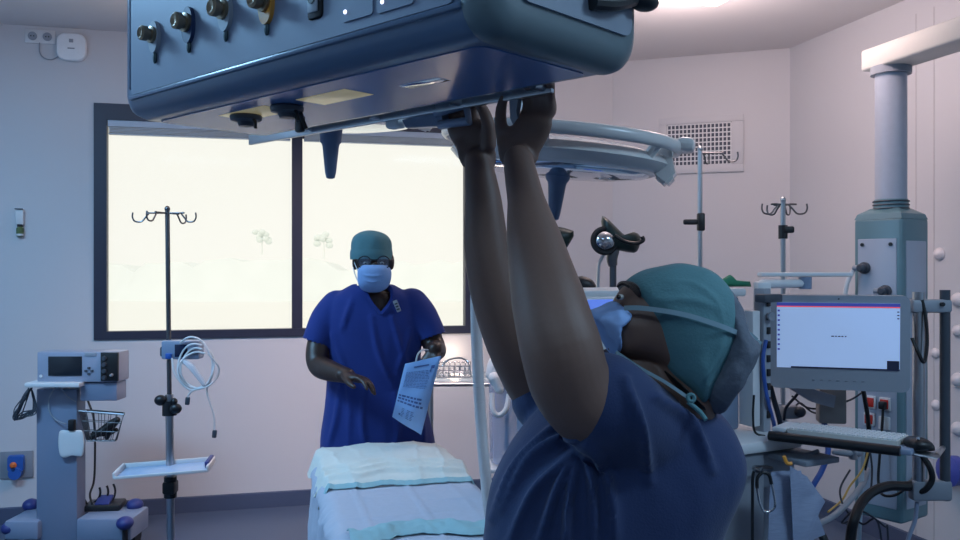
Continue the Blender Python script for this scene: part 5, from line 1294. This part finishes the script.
# ---------------------------------------------------------------- cables at the lower right
def cable(label, pts, r, m, nm='cable'):
    o = MB().tube(pts, r, 10, 8).build(nm, m); return tag(o, label, 'cable')
blue = mat('blue cable', (46, 84, 160), .4); wht = M['white']; gry = M['grey']; blk = M['black']
wir = mat('thin dark wire', (40, 46, 60), .5); yel = mat('yellow wire', (196, 160, 84), .5)
cable('thick blue hose curving down below the keyboard tray', [V(824, 420, 3.5), V(826, 440, 3.48), V(828, 452, 3.46), V(822, 470, 3.44), V(814, 484, 3.42), V(800, 510, 3.4), V(785, 560, 3.4), Vector((1.15, 3.42, .02)), Vector((1.3, 3.6, .015))], .011, blue)
cable('blue cable hanging left of the monitor by the post', [V(766, 340, 3.15), V(763, 360, 3.14), V(765, 385, 3.14), V(769, 405, 3.14), V(774, 425, 3.2), V(776, 445, 3.3)], .007, blue)
cable('dark cable slanting behind the monitor\'s left side', [V(770, 385, 3.36), V(774, 400, 3.38), V(779, 418, 3.4), V(783, 436, 3.45)], .010, wir)
cable('thick grey tube sweeping to the floor below the tray', [V(868, 470, 3.7), V(862, 485, 3.6), V(850, 500, 3.5), V(835, 515, 3.4), V(818, 524, 3.3), V(806, 527, 3.2)], .012, gry)
cable('thick black hose arching from the rails to the floor', [V(922, 482, 3.3), V(908, 486, 3.3), V(890, 486, 3.3), V(874, 491, 3.28), V(862, 502, 3.25), V(855, 517, 3.2), V(851, 535, 3.2), V(848, 575, 3.2), V(846, 640, 3.2), Vector((1.35, 3.2, .02))], .018, blk)
cable('short black tube leaning at the bottom by the papers', [V(813, 517, 3.0), V(819, 530, 2.98), V(826, 545, 2.96), V(832, 580, 2.96), Vector((1.22, 2.96, .02)), Vector((1.3, 3.0, .015))], .014, blk)
cable('pale clear tube hanging beside the column bottom', [V(863, 440, 3.62), V(862, 470, 3.62), V(861, 500, 3.6), V(859, 540, 3.6), V(858, 600, 3.6), Vector((1.55, 3.6, .01))], .009, mat('pale tube', (170, 190, 204), .3))
cable('thin dark wire curling below the column sockets', [V(868, 440, 3.66), V(872, 470, 3.62), V(868, 500, 3.55), V(850, 520, 3.45), V(842, 522, 3.4), V(858, 510, 3.4), V(884, 526, 3.4), V(888, 538, 3.4), Vector((1.6, 3.4, .008))], .004, wir)
cable('thin dark wire drooping from the tray to the floor', [V(850, 470, 3.55), V(840, 490, 3.5), V(846, 510, 3.45), V(862, 524, 3.45), V(880, 530, 3.4), Vector((1.58, 3.4, .008))], .004, wir)
cable('thin wire crossing behind the keyboard box, upper one', [V(792, 396, 3.6), V(806, 407, 3.6), V(822, 408, 3.6), V(850, 400, 3.62), V(868, 388, 3.66)], .004, wir)
cable('thin wire crossing behind the keyboard box, lower one', [V(793, 410, 3.52), V(800, 403, 3.6), V(812, 412, 3.6), V(826, 415, 3.5)], .004, wir)
cable('thin yellow wire below the tray by the clear tube', [V(868, 452, 3.6), V(862, 470, 3.58), V(850, 486, 3.56), V(842, 500, 3.52), V(828, 512, 3.4)], .004, yel)
cable('thin dark cable looping at the rail beside the screen', [V(912, 338, 3.27), V(918, 352, 3.25), V(924, 362, 3.25), V(927, 345, 3.26), V(926, 320, 3.27), V(922, 300, 3.28)], .0065, blk)
cable('black cable looping low between column and rails', [V(922, 455, 3.28), V(930, 468, 3.26), V(932, 480, 3.26), V(925, 490, 3.27), V(914, 492, 3.3)], .011, blk)
cable('grey lead falling from the rails to the floor', [V(917, 502, 3.3), V(915, 520, 3.3), V(908, 540, 3.3), V(898, 580, 3.3), Vector((1.5, 3.32, .012))], .008, M['bluegrey'])
cable('dark power lead crossing in front of the red sockets', [V(862, 385, 3.6), V(865, 400, 3.62), V(868, 420, 3.64), V(869, 445, 3.66), V(864, 470, 3.66)], .009, blk)
cable('thin dark wire slanting from the monitor\'s left corner', [V(803, 385, 3.4), V(796, 396, 3.42), V(786, 408, 3.44), V(784, 420, 3.46)], .0055, wir)
cable('black lead bent down at the machine post base', [V(754, 395, 3.08), V(753, 415, 3.08), V(755, 432, 3.08), V(765, 436, 3.08)], .004, blk)
# metal fittings below the tray
q = V(852, 453, 3.55); t = thing('pipe_clamp', 'small grey pipe clamp hanging below the keyboard tray', 'clamp', q)
mb = MB(); mb.limb([V(834, 452, 3.55), V(848, 453, 3.55), V(858, 452, 3.55)], [.010, .016, .020], 12); mb.build('clamp_jaw', M['grey'], t)
mb = MB(); mb.cyl(V(853, 446, 3.55), V(853, 459, 3.55), .018, .018, 14); mb.build('clamp_body', M['steel'], t)
q = V(790, 412, 3.5); t = thing('valve_block', 'small dark valve block behind the keyboard, left end', 'valve', q)
mb = MB(); mb.box(q, (.07, .05, .05), None, .01); mb.build('block', M['midgrey'], t)
mb = MB(); mb.ell(V(800, 412, 3.47), (.022, .022, .022)); mb.build('knob', M['darkgrey'], t)
